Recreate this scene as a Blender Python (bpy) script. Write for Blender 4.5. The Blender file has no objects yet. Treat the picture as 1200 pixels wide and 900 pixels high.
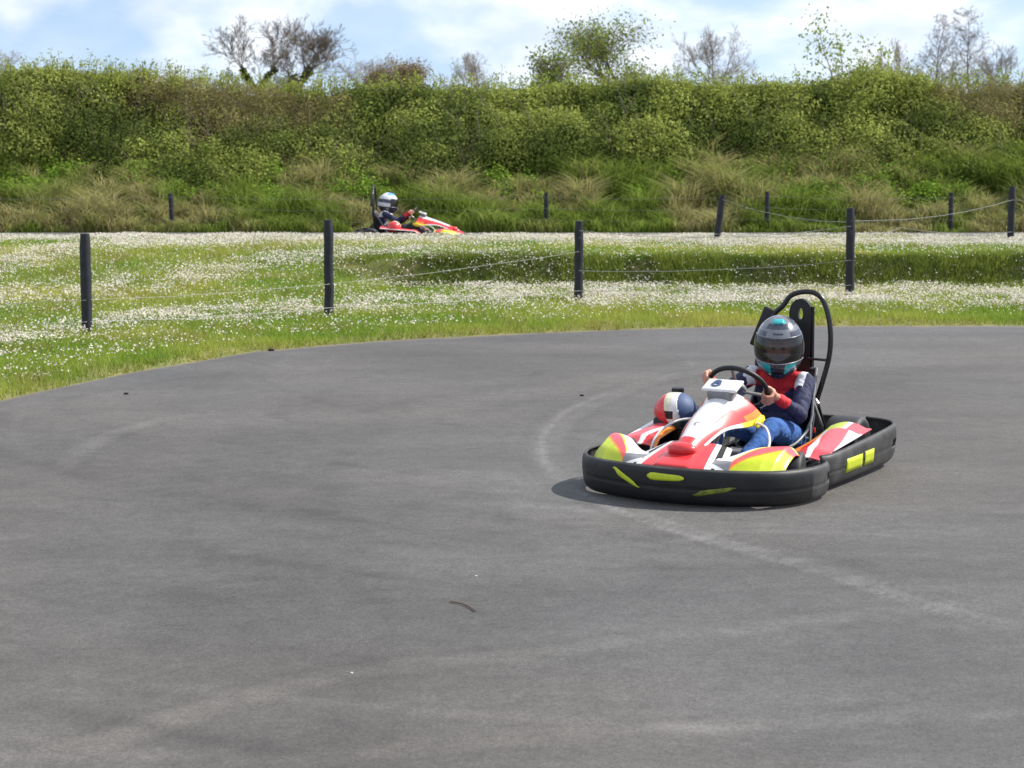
import bpy, bmesh, math, random
import numpy as np
from mathutils import Vector, Matrix
R = math.radians
rng = np.random.default_rng(7); random.seed(7)
scene = bpy.context.scene
col = scene.collection

# ------------------------------------------------------------------ helpers
def tag(o, label=None, cat=None, group=None, kind=None):
    if label: o['label'] = label
    if cat: o['category'] = cat
    if group: o['group'] = group
    if kind: o['kind'] = kind
    return o
def empty(name, loc=(0, 0, 0), rz=0., parent=None):
    o = bpy.data.objects.new(name, None); col.objects.link(o)
    o.location = loc; o.rotation_euler = (0, 0, rz); o.empty_display_size = .2
    if parent: o.parent = parent
    return o
def link(name, me, parent=None):
    o = bpy.data.objects.new(name, me); col.objects.link(o)
    if parent: o.parent = parent
    return o
def np_mesh(name, V, Fc, mats, parent=None, colr=None, smooth=False, midx=None):
    """V (n,3), Fc (m,k) faces of equal size k, optional per-vertex colour"""
    V = np.asarray(V, np.float32); Fc = np.asarray(Fc, np.int32)
    me = bpy.data.meshes.new(name); k = Fc.shape[1]
    me.vertices.add(len(V)); me.vertices.foreach_set('co', V.ravel())
    me.loops.add(Fc.size); me.loops.foreach_set('vertex_index', Fc.ravel())
    me.polygons.add(len(Fc)); me.polygons.foreach_set('loop_start', np.arange(0, Fc.size, k, dtype=np.int32))
    try: me.polygons.foreach_set('loop_total', np.full(len(Fc), k, np.int32))
    except Exception: pass
    for m in (mats if isinstance(mats, (list, tuple)) else [mats]): me.materials.append(m)
    if midx is not None: me.polygons.foreach_set('material_index', np.asarray(midx, np.int32))
    me.update(calc_edges=True); me.validate()
    if colr is not None:
        a = me.color_attributes.new('tint', 'FLOAT_COLOR', 'POINT')
        c = np.ones((len(V), 4), np.float32); c[:, :3] = colr; a.data.foreach_set('color', c.ravel())
    if smooth: me.polygons.foreach_set('use_smooth', np.ones(len(Fc), bool))
    return link(name, me, parent)
def py_mesh(name, verts, faces, mats, parent=None, smooth=False, midx=None):
    me = bpy.data.meshes.new(name); me.from_pydata([tuple(v) for v in verts], [], faces)
    for m in (mats if isinstance(mats, (list, tuple)) else [mats]): me.materials.append(m)
    if midx is not None:
        for p, i in zip(me.polygons, midx): p.material_index = i
    if smooth:
        for p in me.polygons: p.use_smooth = True
    me.update(); return link(name, me, parent)
class MB:
    def __init__(s): s.v = []; s.f = []; s.m = []
    def add(s, vs, fs, mi=0):
        b = len(s.v); s.v += [tuple(v) for v in vs]; s.f += [tuple(b + i for i in f) for f in fs]; s.m += [mi] * len(fs); return s
    def box(s, c, d, rot=None, mi=0, bev=.0):
        x, y, z = [q / 2 for q in d]; e = min(bev, x * .9, y * .9, z * .9)
        if e <= 0:
            P = [Vector((sx * x, sy * y, sz * z)) for sx in (-1, 1) for sy in (-1, 1) for sz in (-1, 1)]
            Fs = [(0, 1, 3, 2), (4, 6, 7, 5), (0, 4, 5, 1), (2, 3, 7, 6), (0, 2, 6, 4), (1, 5, 7, 3)]
        else:
            bm = bmesh.new(); bmesh.ops.create_cube(bm, size=1)
            for v in bm.verts: v.co = Vector((v.co.x * 2 * x, v.co.y * 2 * y, v.co.z * 2 * z))
            bmesh.ops.bevel(bm, geom=list(bm.edges), offset=e, segments=2, affect='EDGES', profile=.5)
            bm.verts.index_update(); P = [v.co.copy() for v in bm.verts]; Fs = [tuple(v.index for v in f.verts) for f in bm.faces]; bm.free()
        M = rot.to_matrix() if hasattr(rot, 'to_matrix') else (rot if rot is not None else Matrix.Identity(3))
        return s.add([M @ p + Vector(c) for p in P], Fs, mi)
    def tube(s, pts, r, n=8, mi=0, closed=False, cap=True):
        pts = [Vector(p) for p in pts]; N = len(pts)
        rr = r if isinstance(r, (list, tuple)) else [r] * N
        rings = []; ref = None
        for i, p in enumerate(pts):
            a = pts[(i - 1) % N] if (closed or i > 0) else p; b = pts[(i + 1) % N] if (closed or i < N - 1) else p
            t = (b - a).normalized()
            if ref is None: ref = t.orthogonal().normalized()
            ref = (ref - t * ref.dot(t)).normalized(); q = t.cross(ref)
            rings.append([p + (ref * math.cos(2 * math.pi * j / n) + q * math.sin(2 * math.pi * j / n)) * rr[i] for j in range(n)])
        vs = [v for g in rings for v in g]; fs = []
        for i in range(N if closed else N - 1):
            i2 = (i + 1) % N
            for j in range(n): fs.append((i * n + j, i * n + (j + 1) % n, i2 * n + (j + 1) % n, i2 * n + j))
        if cap and not closed: fs.append(tuple(reversed(range(n)))); fs.append(tuple((N - 1) * n + j for j in range(n)))
        return s.add(vs, fs, mi)
    def lathe(s, prof, c, axis=(0, 1, 0), n=28, mi=0):
        """prof: (radius, offset along axis), closed profile loop"""
        ax = Vector(axis).normalized(); u = ax.orthogonal().normalized(); w = ax.cross(u); c = Vector(c); K = len(prof); vs = []; fs = []
        for i in range(n):
            a = 2 * math.pi * i / n; d = u * math.cos(a) + w * math.sin(a)
            for r, o in prof: vs.append(c + d * r + ax * o)
        for i in range(n):
            i2 = (i + 1) % n
            for k in range(K): k2 = (k + 1) % K; fs.append((i * K + k, i * K + k2, i2 * K + k2, i2 * K + k))
        return s.add(vs, fs, mi)
    def ball(s, c, d, mi=0, n=12, rot=None, pw=1.):
        vs = []; fs = []; M = rot if rot is not None else Matrix.Identity(3)
        sg = lambda q: math.copysign(abs(q) ** pw, q)
        for i in range(n + 1):
            ph = -math.pi / 2 + math.pi * i / n
            for j in range(2 * n):
                a = math.pi * j / n
                vs.append(M @ Vector((d[0] * sg(math.cos(ph)) * sg(math.cos(a)), d[1] * sg(math.cos(ph)) * sg(math.sin(a)), d[2] * sg(math.sin(ph)))) + Vector(c))
        for i in range(n):
            for j in range(2 * n): fs.append((i * 2 * n + j, i * 2 * n + (j + 1) % (2 * n), (i + 1) * 2 * n + (j + 1) % (2 * n), (i + 1) * 2 * n + j))
        return s.add(vs, fs, mi)
    def build(s, name, mats, parent=None, smooth=False, mods=()):
        o = py_mesh(name, s.v, s.f, mats, parent, smooth, s.m)
        if smooth:
            o.data.set_sharp_from_angle(angle=R(50)) if hasattr(o.data, 'set_sharp_from_angle') else None
        return o
def sheet(name, fn, nu, nv, mats, matfn=None, parent=None, thick=.006, skip=None, smooth=True):
    """grid surface fn(u,v)->xyz with per-face material and holes, given thickness"""
    V = [fn(i / nu, j / nv) for i in range(nu + 1) for j in range(nv + 1)]; Fs = []; mi = []
    for i in range(nu):
        for j in range(nv):
            u, v = (i + .5) / nu, (j + .5) / nv
            if skip and skip(u, v): continue
            a = i * (nv + 1) + j; Fs.append((a, a + nv + 1, a + nv + 2, a + 1)); mi.append(matfn(u, v) if matfn else 0)
    o = py_mesh(name, V, Fs, mats, parent, smooth, mi)
    if thick:
        m = o.modifiers.new('Solidify', 'SOLIDIFY'); m.thickness = thick; m.offset = 0
    return o
def spline(pts, n=8, closed=False):
    P = [Vector(p) for p in pts]; N = len(P); out = []
    for i in range(N if closed else N - 1):
        g = lambda k: P[k % N] if closed else P[max(0, min(N - 1, k))]
        a, b, c, d = g(i - 1), g(i), g(i + 1), g(i + 2)
        for k in range(n):
            t = k / n; out.append(.5 * ((2 * b) + (c - a) * t + (2 * a - 5 * b + 4 * c - d) * t * t + (-a + 3 * b - 3 * c + d) * t ** 3))
    if not closed: out.append(P[-1])
    return out
# numpy value noise
_T = np.random.default_rng(3).random((64, 64, 64))
def noise(x, y, z=0., f=1.):
    x, y, z = np.broadcast_arrays(np.asarray(x, float) * f, np.asarray(y, float) * f, np.asarray(z, float) * f)
    i, j, k = np.floor(x).astype(int), np.floor(y).astype(int), np.floor(z).astype(int)
    a, b, c = x - i, y - j, z - k; a = a * a * (3 - 2 * a); b = b * b * (3 - 2 * b); c = c * c * (3 - 2 * c); r = 0
    for di, wa in ((0, 1 - a), (1, a)):
        for dj, wb in ((0, 1 - b), (1, b)):
            for dk, wc in ((0, 1 - c), (1, c)): r = r + wa * wb * wc * _T[(i + di) % 64, (j + dj) % 64, (k + dk) % 64]
    return r
def fbm(x, y, z=0., f=1., o=4):
    r = 0; A = 0
    for q in range(o): r = r + noise(np.asarray(x) + 7.3 * q, np.asarray(y) + 3.1 * q, z, f * 2 ** q) * .5 ** q; A += .5 ** q
    return r / A
def sstep(a, b, x): t = np.clip((x - a) / (b - a), 0, 1); return t * t * (3 - 2 * t)

# ------------------------------------------------------------------ materials
def mat(name): m = bpy.data.materials.new(name); m.use_nodes = True; return m, m.node_tree.nodes, m.node_tree.links, m.node_tree.nodes['Principled BSDF']
def plain(name, c, rough=.5, metal=0., var=.12, scale=30., bump=0., coat=0.):
    m, n, l, b = mat(name); b.inputs['Roughness'].default_value = rough; b.inputs['Metallic'].default_value = metal
    if coat: b.inputs['Coat Weight'].default_value = coat
    tc = n.new('ShaderNodeTexCoord'); nz = n.new('ShaderNodeTexNoise'); nz.inputs['Scale'].default_value = scale; nz.inputs['Detail'].default_value = 4
    rp = n.new('ShaderNodeValToRGB'); rp.color_ramp.elements[0].position = .3; rp.color_ramp.elements[1].position = .75
    rp.color_ramp.elements[0].color = tuple(q * (1 - var) for q in c) + (1,); rp.color_ramp.elements[1].color = tuple(min(1, q * (1 + var)) for q in c) + (1,)
    l.new(tc.outputs['Object'], nz.inputs['Vector']); l.new(nz.outputs[0], rp.inputs[0]); l.new(rp.outputs[0], b.inputs['Base Color'])
    if bump:
        bp = n.new('ShaderNodeBump'); bp.inputs['Strength'].default_value = bump; bp.inputs['Distance'].default_value = .01
        l.new(nz.outputs[0], bp.inputs['Height']); l.new(bp.outputs[0], b.inputs['Normal'])
    return m
def leafy(name, trans=.35, rough=.8):
    m, n, l, b = mat(name); at = n.new('ShaderNodeAttribute'); at.attribute_name = 'tint'
    l.new(at.outputs['Color'], b.inputs['Base Color']); b.inputs['Roughness'].default_value = rough
    b.inputs['Specular IOR Level'].default_value = .06
    t = n.new('ShaderNodeBsdfTranslucent'); l.new(at.outputs['Color'], t.inputs['Color']); mx = n.new('ShaderNodeMixShader'); mx.inputs[0].default_value = trans
    l.new(b.outputs[0], mx.inputs[1]); l.new(t.outputs[0], mx.inputs[2]); l.new(mx.outputs[0], n['Material Output'].inputs[0]); return m
M = dict(
 black=plain('black_plastic', (.006, .006, .007), .5, var=.6, scale=14, bump=.3),
 scuff=plain('scuffed_black_plastic', (.042, .041, .040), .55, var=.6, scale=9, bump=.3),
 rubber=plain('tyre_rubber', (.035, .035, .038), .6, var=.3, scale=20),
 tube=plain('painted_tube', (.012, .012, .014), .3),
 steel=plain('dull_steel', (.38, .37, .35), .38, metal=.8, var=.2),
 chrome=plain('bright_steel', (.7, .7, .7), .2, metal=1.),
 white=plain('white_plastic', (.78, .77, .76), .28, var=.05, coat=.3),
 red=plain('red_plastic', (.66, .035, .04), .3, var=.08, coat=.3),
 pink=plain('faded_red_plastic', (.72, .1, .12), .35, var=.08),
 orange=plain('orange_plastic', (.85, .25, .03), .3),
 lime=plain('lime_plastic', (.52, .60, .02), .35, var=.08),
 shaded_lime=plain('shaded_scuffed_lime_plastic', (.17, .19, .02), .6, var=.6),  # lime dimmed in colour for the shade on the decal and its scuffs
 yellow=plain('yellow_plastic', (.85, .7, .03), .35),
 cream=plain('cream_paint', (.74, .72, .52), .3),
 navyp=plain('blue_plastic', (.05, .09, .20), .6),
 grey=plain('grey_plastic', (.2, .2, .21), .35),
 suit=plain('navy_suit_cloth', (.013, .019, .065), .75, var=.35, scale=25),
 jeans=plain('blue_denim', (.035, .11, .33), .9, var=.1, scale=30),
 redc=plain('red_cloth', (.6, .02, .03), .75),
 whitec=plain('white_cloth', (.7, .7, .74), .8),
 skin=plain('skin', (.58, .29, .20), .5, var=.08), lips=plain('lips', (.45, .13, .11), .4), eye=plain('eye_dark', (.03, .02, .02), .2),
 shoe=plain('shoe_dark', (.03, .03, .035), .6),
 silver=plain('silver_helmet_paint', (.17, .18, .205), .22, var=.1, scale=8, metal=.2, coat=.8),
 darkh=plain('dark_helmet_paint', (.03, .035, .06), .2, coat=.8),
 teal=plain('teal_helmet_paint', (.02, .42, .45), .3, coat=.6),
 blueh=plain('blue_helmet_paint', (.1, .35, .75), .3, coat=.6),
 post=plain('black_recycled_post', (.014, .016, .024), .65, var=.4, scale=12, bump=.4),
 wire=plain('galvanised_wire', (.30, .30, .29), .5, metal=.3),
 bark=plain('tree_bark', (.16, .13, .11), .9, var=.3, scale=6, bump=.5),
 barkp=plain('pale_bark', (.30, .26, .24), .9, var=.25, scale=6),
 thick=plain('dark_hedge_core', (.045, .036, .022), .95, var=.4, scale=3),
 litter=plain('dead_twig', (.12, .06, .03), .8), stone=plain('pale_stone', (.6, .58, .52), .8), clod=plain('dark_soil', (.03, .022, .018), .95),
 leaf=leafy('leaves', .35), grass=leafy('grass_blades', .4), petal=leafy('daisy_petals', .25, .7))
def m_asphalt():
    m, n, l, b = mat('worn_asphalt'); b.inputs['Roughness'].default_value = .8; b.inputs['Specular IOR Level'].default_value = .35
    tc = n.new('ShaderNodeTexCoord'); at = n.new('ShaderNodeAttribute'); at.attribute_name = 'tint'
    def nz(s, d=5, ro=.6, vec=None):
        q = n.new('ShaderNodeTexNoise'); q.inputs['Scale'].default_value = s; q.inputs['Detail'].default_value = d; q.inputs['Roughness'].default_value = ro
        l.new(vec or tc.outputs['Object'], q.inputs['Vector']); return q.outputs[0]
    def mul(a, v0, v1, p0=.3, p1=.7):
        r = n.new('ShaderNodeMapRange'); r.inputs[1].default_value = p0; r.inputs[2].default_value = p1; r.inputs[3].default_value = v0; r.inputs[4].default_value = v1; l.new(a, r.inputs[0]); return r.outputs[0]
    def math_(op, a, c):
        q = n.new('ShaderNodeMath'); q.operation = op; l.new(a, q.inputs[0]); l.new(c, q.inputs[1]); return q.outputs[0]
    mp = n.new('ShaderNodeMapping'); mp.inputs['Scale'].default_value = (.55, 1.5, 1); l.new(tc.outputs['Object'], mp.inputs[0])
    k = math_('MULTIPLY', mul(nz(.9, 4, .55, mp.outputs[0]), .86, 1.12), mul(nz(60, 4, .75), .72, 1.28))
    k = math_('MULTIPLY', k, mul(nz(9, 6, .75), .84, 1.16))
    vo = n.new('ShaderNodeTexVoronoi'); vo.inputs['Scale'].default_value = 95; l.new(tc.outputs['Object'], vo.inputs['Vector'])
    k = math_('MULTIPLY', k, mul(vo.outputs['Distance'], 1.16, .86, .1, .7))
    mx = n.new('ShaderNodeMix'); mx.data_type = 'RGBA'; mx.blend_type = 'MULTIPLY'; mx.inputs[0].default_value = 1
    l.new(at.outputs['Color'], mx.inputs[6]); l.new(k, mx.inputs[7]); l.new(mx.outputs[2], b.inputs['Base Color'])
    bp = n.new('ShaderNodeBump'); bp.inputs['Strength'].default_value = .35; bp.inputs['Distance'].default_value = .006; l.new(nz(130, 3), bp.inputs['Height']); l.new(bp.outputs[0], b.inputs['Normal'])
    return m
def m_soil():
    m, n, l, b = mat('turf_soil'); b.inputs['Roughness'].default_value = .95
    tc = n.new('ShaderNodeTexCoord'); q = n.new('ShaderNodeTexNoise'); q.inputs['Scale'].default_value = 2.5; q.inputs['Detail'].default_value = 8; l.new(tc.outputs['Object'], q.inputs['Vector'])
    r = n.new('ShaderNodeValToRGB'); e = r.color_ramp.elements; e[0].position = .35; e[0].color = (.12, .14, .035, 1); e[1].position = .68; e[1].color = (.23, .21, .07, 1)
    l.new(q.outputs[0], r.inputs[0]); at = n.new('ShaderNodeAttribute'); at.attribute_name = 'tint'
    mx = n.new('ShaderNodeMix'); mx.data_type = 'RGBA'; mx.blend_type = 'MULTIPLY'; mx.inputs[0].default_value = 1; l.new(r.outputs[0], mx.inputs[6]); l.new(at.outputs['Color'], mx.inputs[7]); l.new(mx.outputs[2], b.inputs['Base Color']); return m
M['asphalt'] = m_asphalt(); M['soil'] = m_soil()
def m_visor():
    m, n, l, b = mat('smoked_visor'); t = n.new('ShaderNodeBsdfTransparent'); t.inputs[0].default_value = (.42, .40, .40, 1)
    g = n.new('ShaderNodeBsdfGlossy'); g.inputs['Roughness'].default_value = .16; g.inputs['Color'].default_value = (.9, .92, .95, 1)
    f = n.new('ShaderNodeFresnel'); f.inputs[0].default_value = 1.6; mx = n.new('ShaderNodeMixShader')
    l.new(f.outputs[0], mx.inputs[0]); l.new(t.outputs[0], mx.inputs[1]); l.new(g.outputs[0], mx.inputs[2]); l.new(mx.outputs[0], n['Material Output'].inputs[0]); return m
M['visor'] = m_visor()

# ------------------------------------------------------------------ terrain
EX = [-9, -8, -7, -6, -5, -4.4, -3.7, -3.07, -2.24, -1.17, 0, 1.1, 2.17, 3.5, 5, 30]
EY = [-14, -10, -3, 4, 10, 12.6, 14.67, 16.25, 17.75, 18.62, 19.2, 19.62, 19.88, 19.95, 19.93, 19.5]
def edge_y(x): return np.interp(x, EX, EY)
def hgt(x, y):
    x = np.asarray(x, float); y = np.asarray(y, float)
    right = sstep(-2.3, -1.1, x + .25 * (noise(x, y, 0, .7) - .5))
    w0 = 23.9 + .25 * (fbm(x, 0, 0, .6, 2) - .5) * right; 
    up = right * sstep(w0 + .1, w0 + .5, y) + (1 - right) * sstep(20.8, 26.5, y)
    dn = 1 - sstep(29.2, 30.9, y)
    plate = .33 * up * dn
    bank = 1.05 * sstep(36.2, 40.5, y) + .15 * sstep(40.5, 60, y)
    grassm = sstep(edge_y(x) - .02, edge_y(x) + .35, y) * (1 - sstep(30.6, 31, y)) + sstep(35.9, 36.4, y)
    return plate - .068 * sstep(25, 29, y) * up * dn + bank + grassm * (.03 + .07 * (fbm(x, y, 0, 1.1, 3) - .5)) 
xs = np.unique(np.concatenate([np.linspace(-300, -30, 16), np.linspace(-30, -11, 30), np.linspace(-11, 11, 221), np.linspace(11, 30, 30), np.linspace(30, 300, 16)]))
ys = np.unique(np.concatenate([np.linspace(-40, 12, 30), np.linspace(12, 42, 260), np.linspace(42, 90, 25), np.linspace(90, 600, 18)]))
XX, YY = np.meshgrid(xs, ys, indexing='ij'); ZZ = hgt(XX, YY)
nx, ny = XX.shape; idx = np.arange(nx * ny).reshape(nx, ny)
quad = np.stack([idx[:-1, :-1], idx[1:, :-1], idx[1:, 1:], idx[:-1, 1:]], -1).reshape(-1, 4)
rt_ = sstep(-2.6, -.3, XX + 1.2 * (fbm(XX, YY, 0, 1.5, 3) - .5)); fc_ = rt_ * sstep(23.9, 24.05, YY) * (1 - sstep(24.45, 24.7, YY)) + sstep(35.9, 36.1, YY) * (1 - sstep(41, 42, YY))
GT = np.ones(XX.shape + (3,)) * (1 - .62 * fc_)[..., None]  # soil on the island bank face painted darker for its shade
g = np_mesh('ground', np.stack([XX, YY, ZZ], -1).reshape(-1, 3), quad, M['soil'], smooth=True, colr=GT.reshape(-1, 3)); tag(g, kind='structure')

# near track: dense sheet with its own wear
def seg_d(px, py, pts):
    d = np.full(px.shape, 1e9); tt = np.zeros(px.shape)
    for i in range(len(pts) - 1):
        a = np.array(pts[i]); b = np.array(pts[i + 1]); ab = b - a
        t = np.clip(((px - a[0]) * ab[0] + (py - a[1]) * ab[1]) / (ab @ ab), 0, 1)
        q = np.hypot(px - a[0] - t * ab[0], py - a[1] - t * ab[1]); tt = np.where(q < d, i + t, tt); d = np.minimum(d, q)
    return d, tt / (len(pts) - 1)
FPX, HZ, CH = 2400., 135., 2.05
PT = math.atan((450 - HZ) / FPX)
def gpt(u, v, z=0.):
    d = np.array([0, math.cos(PT), -math.sin(PT)]) + np.array([1, 0, 0]) * (u - 600) / FPX + np.array([0, math.sin(PT), math.cos(PT)]) * (450 - v) / FPX
    return np.array([0, 0, CH]) + d * (z - CH) / d[2]
def gline(pts, n=6): return [(p.x, p.y) for p in spline([tuple(gpt(u, v)) for u, v in pts], n)]
ax = np.concatenate([np.linspace(-9, -4.2, 25), np.arange(-4.15, 6.2, .035), np.linspace(6.3, 30, 40)])
tv = np.concatenate([np.linspace(0, .42, 20), np.linspace(.42, 1, 560)[1:]])
AX, TV = np.meshgrid(ax, tv, indexing='ij'); E = edge_y(AX) + .05 * (noise(AX, 0, 0, 4) - .5)
AY = -14.3 + (E + 14.3) * TV
base = np.ones(AX.shape + (3,)) * np.array([.094, .0925, .0905])
big = fbm(AX, AY * .6, 0, .45, 3)
base *= (1 + .42 * (big - .5))[..., None]
warm = sstep(.45, .75, fbm(AX + 9, AY, 0, .35, 3))[..., None]; base *= 1 + warm * np.array([.05, .0, -.045])
wob = .05 * (fbm(AX, AY, 0, 3, 3) - .5); grain = .15 + 1.0 * sstep(.32, .68, fbm(AX, AY, 0, 5, 5)); base *= (1 + .30 * (fbm(AX * .8, AY, 4, 1.6, 4) - .5))[..., None]
for q in range(150):   # faint scrubbed tyre arcs around the bend
    cx_, cy_ = 2.2 + random.gauss(0, 1.2), 15.6 + random.gauss(0, 1.5); rr_ = random.uniform(2.5, 10.5); a_ = random.uniform(math.pi * .85, math.pi * 1.75); sp_ = random.uniform(.12, .5)
    rd = np.hypot(AX - cx_, (AY - cy_)); an = np.mod(np.arctan2(AY - cy_, AX - cx_), 2 * math.pi)
    k = np.exp(-((rd - rr_ + wob * .8) / random.choice([.035, .05, .09])) ** 2) * np.exp(-((an - a_) / sp_) ** 2) * grain; base *= (1 + random.choice([-.14, -.10, .14, .10]) * k)[..., None]
def streak(pts, w, amp, colr=(1, 1, 1), fade=.15, dark_edge=.10, p=2.):
    global base
    d, t = seg_d(AX, AY, gline(pts)); d = d + wob
    k = np.exp(-(d / w) ** p) * sstep(0, fade, t) * (1 - sstep(1 - fade, 1, t)) * (.3 + .5 * grain + .5 * sstep(.35, .65, fbm(AX + 4, AY, 2, 13, 2)))
    base = base * (1 + amp * k[..., None] * np.array(colr))
    if dark_edge: 
        k2 = np.exp(-((d - w * 1.15) / (w * .35)) ** 2) * grain * sstep(0, .1, t) * (1 - sstep(.9, 1, t)); base = base * (1 - dark_edge * k2[..., None])
streak([(1230, 745), (1080, 705), (960, 665), (850, 635), (740, 600), (660, 560), (640, 520), (670, 485), (740, 455), (830, 435), (960, 425)], .12, .12, (1, 1, 1.02), .12, .12, 6)
streak([(1230, 752), (1080, 712), (960, 672), (850, 641), (740, 606), (655, 560), (634, 520), (664, 483), (735, 452)], .02, .42, (1, 1, 1.02), .12, .0, 2)
streak([(1230, 745), (1080, 705), (960, 665), (850, 635), (740, 600)], .05, .15, (1, 1, 1.02), .12, .2, 6)
streak([(780, 640), (860, 625), (960, 625), (1100, 632)], .05, .2)
streak([(-30, 905), (120, 870), (300, 815), (450, 785), (620, 768), (860, 740), (1230, 700)], .11, .20, (1.05, 1, .9), .1)
streak([(300, 900), (560, 870), (900, 850), (1230, 830)], .10, .18, (1.05, 1, .9), .1)
streak([(60, 560), (110, 520), (180, 495), (250, 485)], .10, .22, fade=.3)
streak([(420, 500), (560, 470), (760, 440), (900, 415)], .3, .13, fade=.3)
streak([(1000, 450), (1100, 435), (1230, 430)], .2, -.12, fade=.2)
streak([(230, 900), (330, 700), (300, 560), (420, 470)], .35, -.10, fade=.3)
streak([(380, 600), (560, 560), (660, 600), (700, 720)], .3, .09, fade=.3)
for q in range(70):   # pale patches of grit and dusting
    u, v = random.uniform(0, 1200), 400 + 500 * random.random() ** 1.3; c = gpt(u, v); a = random.uniform(.02, .09)
    d = np.hypot((AX - c[0]) / 1.8, (AY - c[1])) + wob * .6
    base *= (1 + random.choice([.22, .15, -.15]) * np.exp(-(d / a) ** 2) * grain)[..., None]
edge = np.exp(-((E - AY) / .10) ** 2)[..., None] * (.4 + .6 * fbm(AX, AY, 0, 5, 3))[..., None]
base = base * (1 - edge * .75) + np.array([.24, .19, .13]) * edge * .75
AZ = .045 + 0 * AX; AZ = np.where(TV > .995, .02, AZ)
ZA = .006 + .0 * AX
nx2, ny2 = AX.shape; idx = np.arange(nx2 * ny2).reshape(nx2, ny2)
quad = np.stack([idx[:-1, :-1], idx[1:, :-1], idx[1:, 1:], idx[:-1, 1:]], -1).reshape(-1, 4)
t = np_mesh('race_track', np.stack([AX, AY, ZA], -1).reshape(-1, 3), quad, M['asphalt'], colr=base.reshape(-1, 3)); tag(t, kind='structure')
# far leg of the track behind the grass island
fx = np.linspace(-30, 30, 121); V = []; Cc = []
for x in fx:
    for y in (31.05, 33.2, 35.85): V.append((x, y, .012)); Cc.append((.13, .126, .12))
Q = [(i * 3 + j, (i + 1) * 3 + j, (i + 1) * 3 + j + 1, i * 3 + j + 1) for i in range(120) for j in range(2)]
t = np_mesh('race_track', V, Q, M['asphalt'], colr=np.array(Cc)); tag(t, kind='structure')

# ------------------------------------------------------------------ blades, flowers, leaves
def blades(x, y, z, h, w, lean, colr, segs=1):
    """curved blades; returns verts, quads/tris, colours"""
    n = len(x); a = rng.random(n) * 2 * np.pi; b = rng.random(n) * 2 * np.pi
    dx, dy = np.cos(a) * w / 2, np.sin(a) * w / 2; lx, ly = np.cos(b) * lean * h, np.sin(b) * lean * h
    b0 = np.stack([x - dx, y - dy, z - .01], -1); b1 = np.stack([x + dx, y + dy, z - .01], -1)
    if segs == 1:
        tip = np.stack([x + lx, y + ly, z + h], -1)
        V = np.stack([b0, b1, tip], 1).reshape(-1, 3); Fc = np.arange(3 * n).reshape(n, 3); C3 = np.repeat(colr, 3, 0); return V, Fc, C3
    m0 = np.stack([x - dx * .8 + lx * .3, y - dy * .8 + ly * .3, z + h * .62], -1); m1 = np.stack([x + dx * .8 + lx * .3, y + dy * .8 + ly * .3, z + h * .62], -1)
    t0 = np.stack([x - dx * .1 + lx, y - dy * .1 + ly, z + h * (1 - .25 * lean)], -1); t1 = np.stack([x + dx * .1 + lx, y + dy * .1 + ly, z + h * (1 - .25 * lean)], -1)
    V = np.stack([b0, b1, m0, m1, t0, t1], 1).reshape(-1, 3); o = np.arange(n) * 6
    Fc = np.concatenate([np.stack([o, o + 1, o + 3, o + 2], -1), np.stack([o + 2, o + 3, o + 5, o + 4], -1)]); return V, Fc, np.repeat(colr, 6, 0)
def leaves(P, Nn, size, colr, asp=.6, droop=.3):
    """one folded rhombic leaf per point, roughly facing Nn"""
    n = len(P); Nn = Nn / (np.linalg.norm(Nn, axis=1, keepdims=True) + 1e-9)
    r = rng.normal(size=(n, 3)); t = r - (r * Nn).sum(1, keepdims=True) * Nn; t /= np.linalg.norm(t, axis=1, keepdims=True) + 1e-9
    s = np.cross(Nn, t); L = size[:, None]
    a = P - t * L * .5; c = P + t * L * .5 - Nn * L * droop * .3; b = P + s * L * asp * .5 + Nn * L * .08; d = P - s * L * asp * .5 + Nn * L * .08
    V = np.stack([a, b, c, d], 1).reshape(-1, 3); return V, np.arange(4 * n).reshape(n, 4), np.repeat(colr, 4, 0)
def mixc(a, b, t): t = np.asarray(t)[:, None]; return np.array(a) * (1 - t) + np.array(b) * t
def jit(c, s=.18): return c * (1 + s * (rng.random((len(c), 1)) * 2 - 1)) * (1 + .06 * (rng.random((len(c), 3)) * 2 - 1))

# mown turf
n = 620000
x = rng.uniform(-9, 9, n); y = rng.uniform(12.5, 31, n); keep = (y > edge_y(x) + .02 + .12 * (fbm(x, y, 0, 3, 2) - .5)) & (np.abs(x) < 2 + y * .29)
x, y = x[keep], y[keep]; n = len(x)
dist = y - edge_y(x); strip = np.exp(-(dist / .5) ** 2)
nn = fbm(x, y, 0, .8, 4); n2 = fbm(x + 30, y, 0, 2.5, 3)
right = sstep(-2.3, -1.1, x)
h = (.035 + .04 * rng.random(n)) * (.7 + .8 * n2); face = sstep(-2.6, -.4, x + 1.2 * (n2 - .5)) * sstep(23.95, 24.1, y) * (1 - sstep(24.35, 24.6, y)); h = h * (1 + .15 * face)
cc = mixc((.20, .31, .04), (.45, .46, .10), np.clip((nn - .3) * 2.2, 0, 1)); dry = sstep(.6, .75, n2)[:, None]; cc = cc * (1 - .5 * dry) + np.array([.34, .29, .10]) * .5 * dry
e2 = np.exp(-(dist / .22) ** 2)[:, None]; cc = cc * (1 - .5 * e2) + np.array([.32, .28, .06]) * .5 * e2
cc = cc * (1 - .6 * face[:, None]) + np.array([.06, .09, .018]) * .6 * face[:, None]  # blades on the bank face darkened too, shade put into their colour
fx_ = rng.uniform(-2.2, 9, 110000); fy_ = rng.uniform(23.95, 24.75, 110000); tk = sstep(.35, .6, fbm(fx_, fy_, 3, 2.6, 3)); kf = rng.random(110000) < .3 + .7 * tk; fx_, fy_, tk = fx_[kf], fy_[kf], tk[kf]
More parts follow.
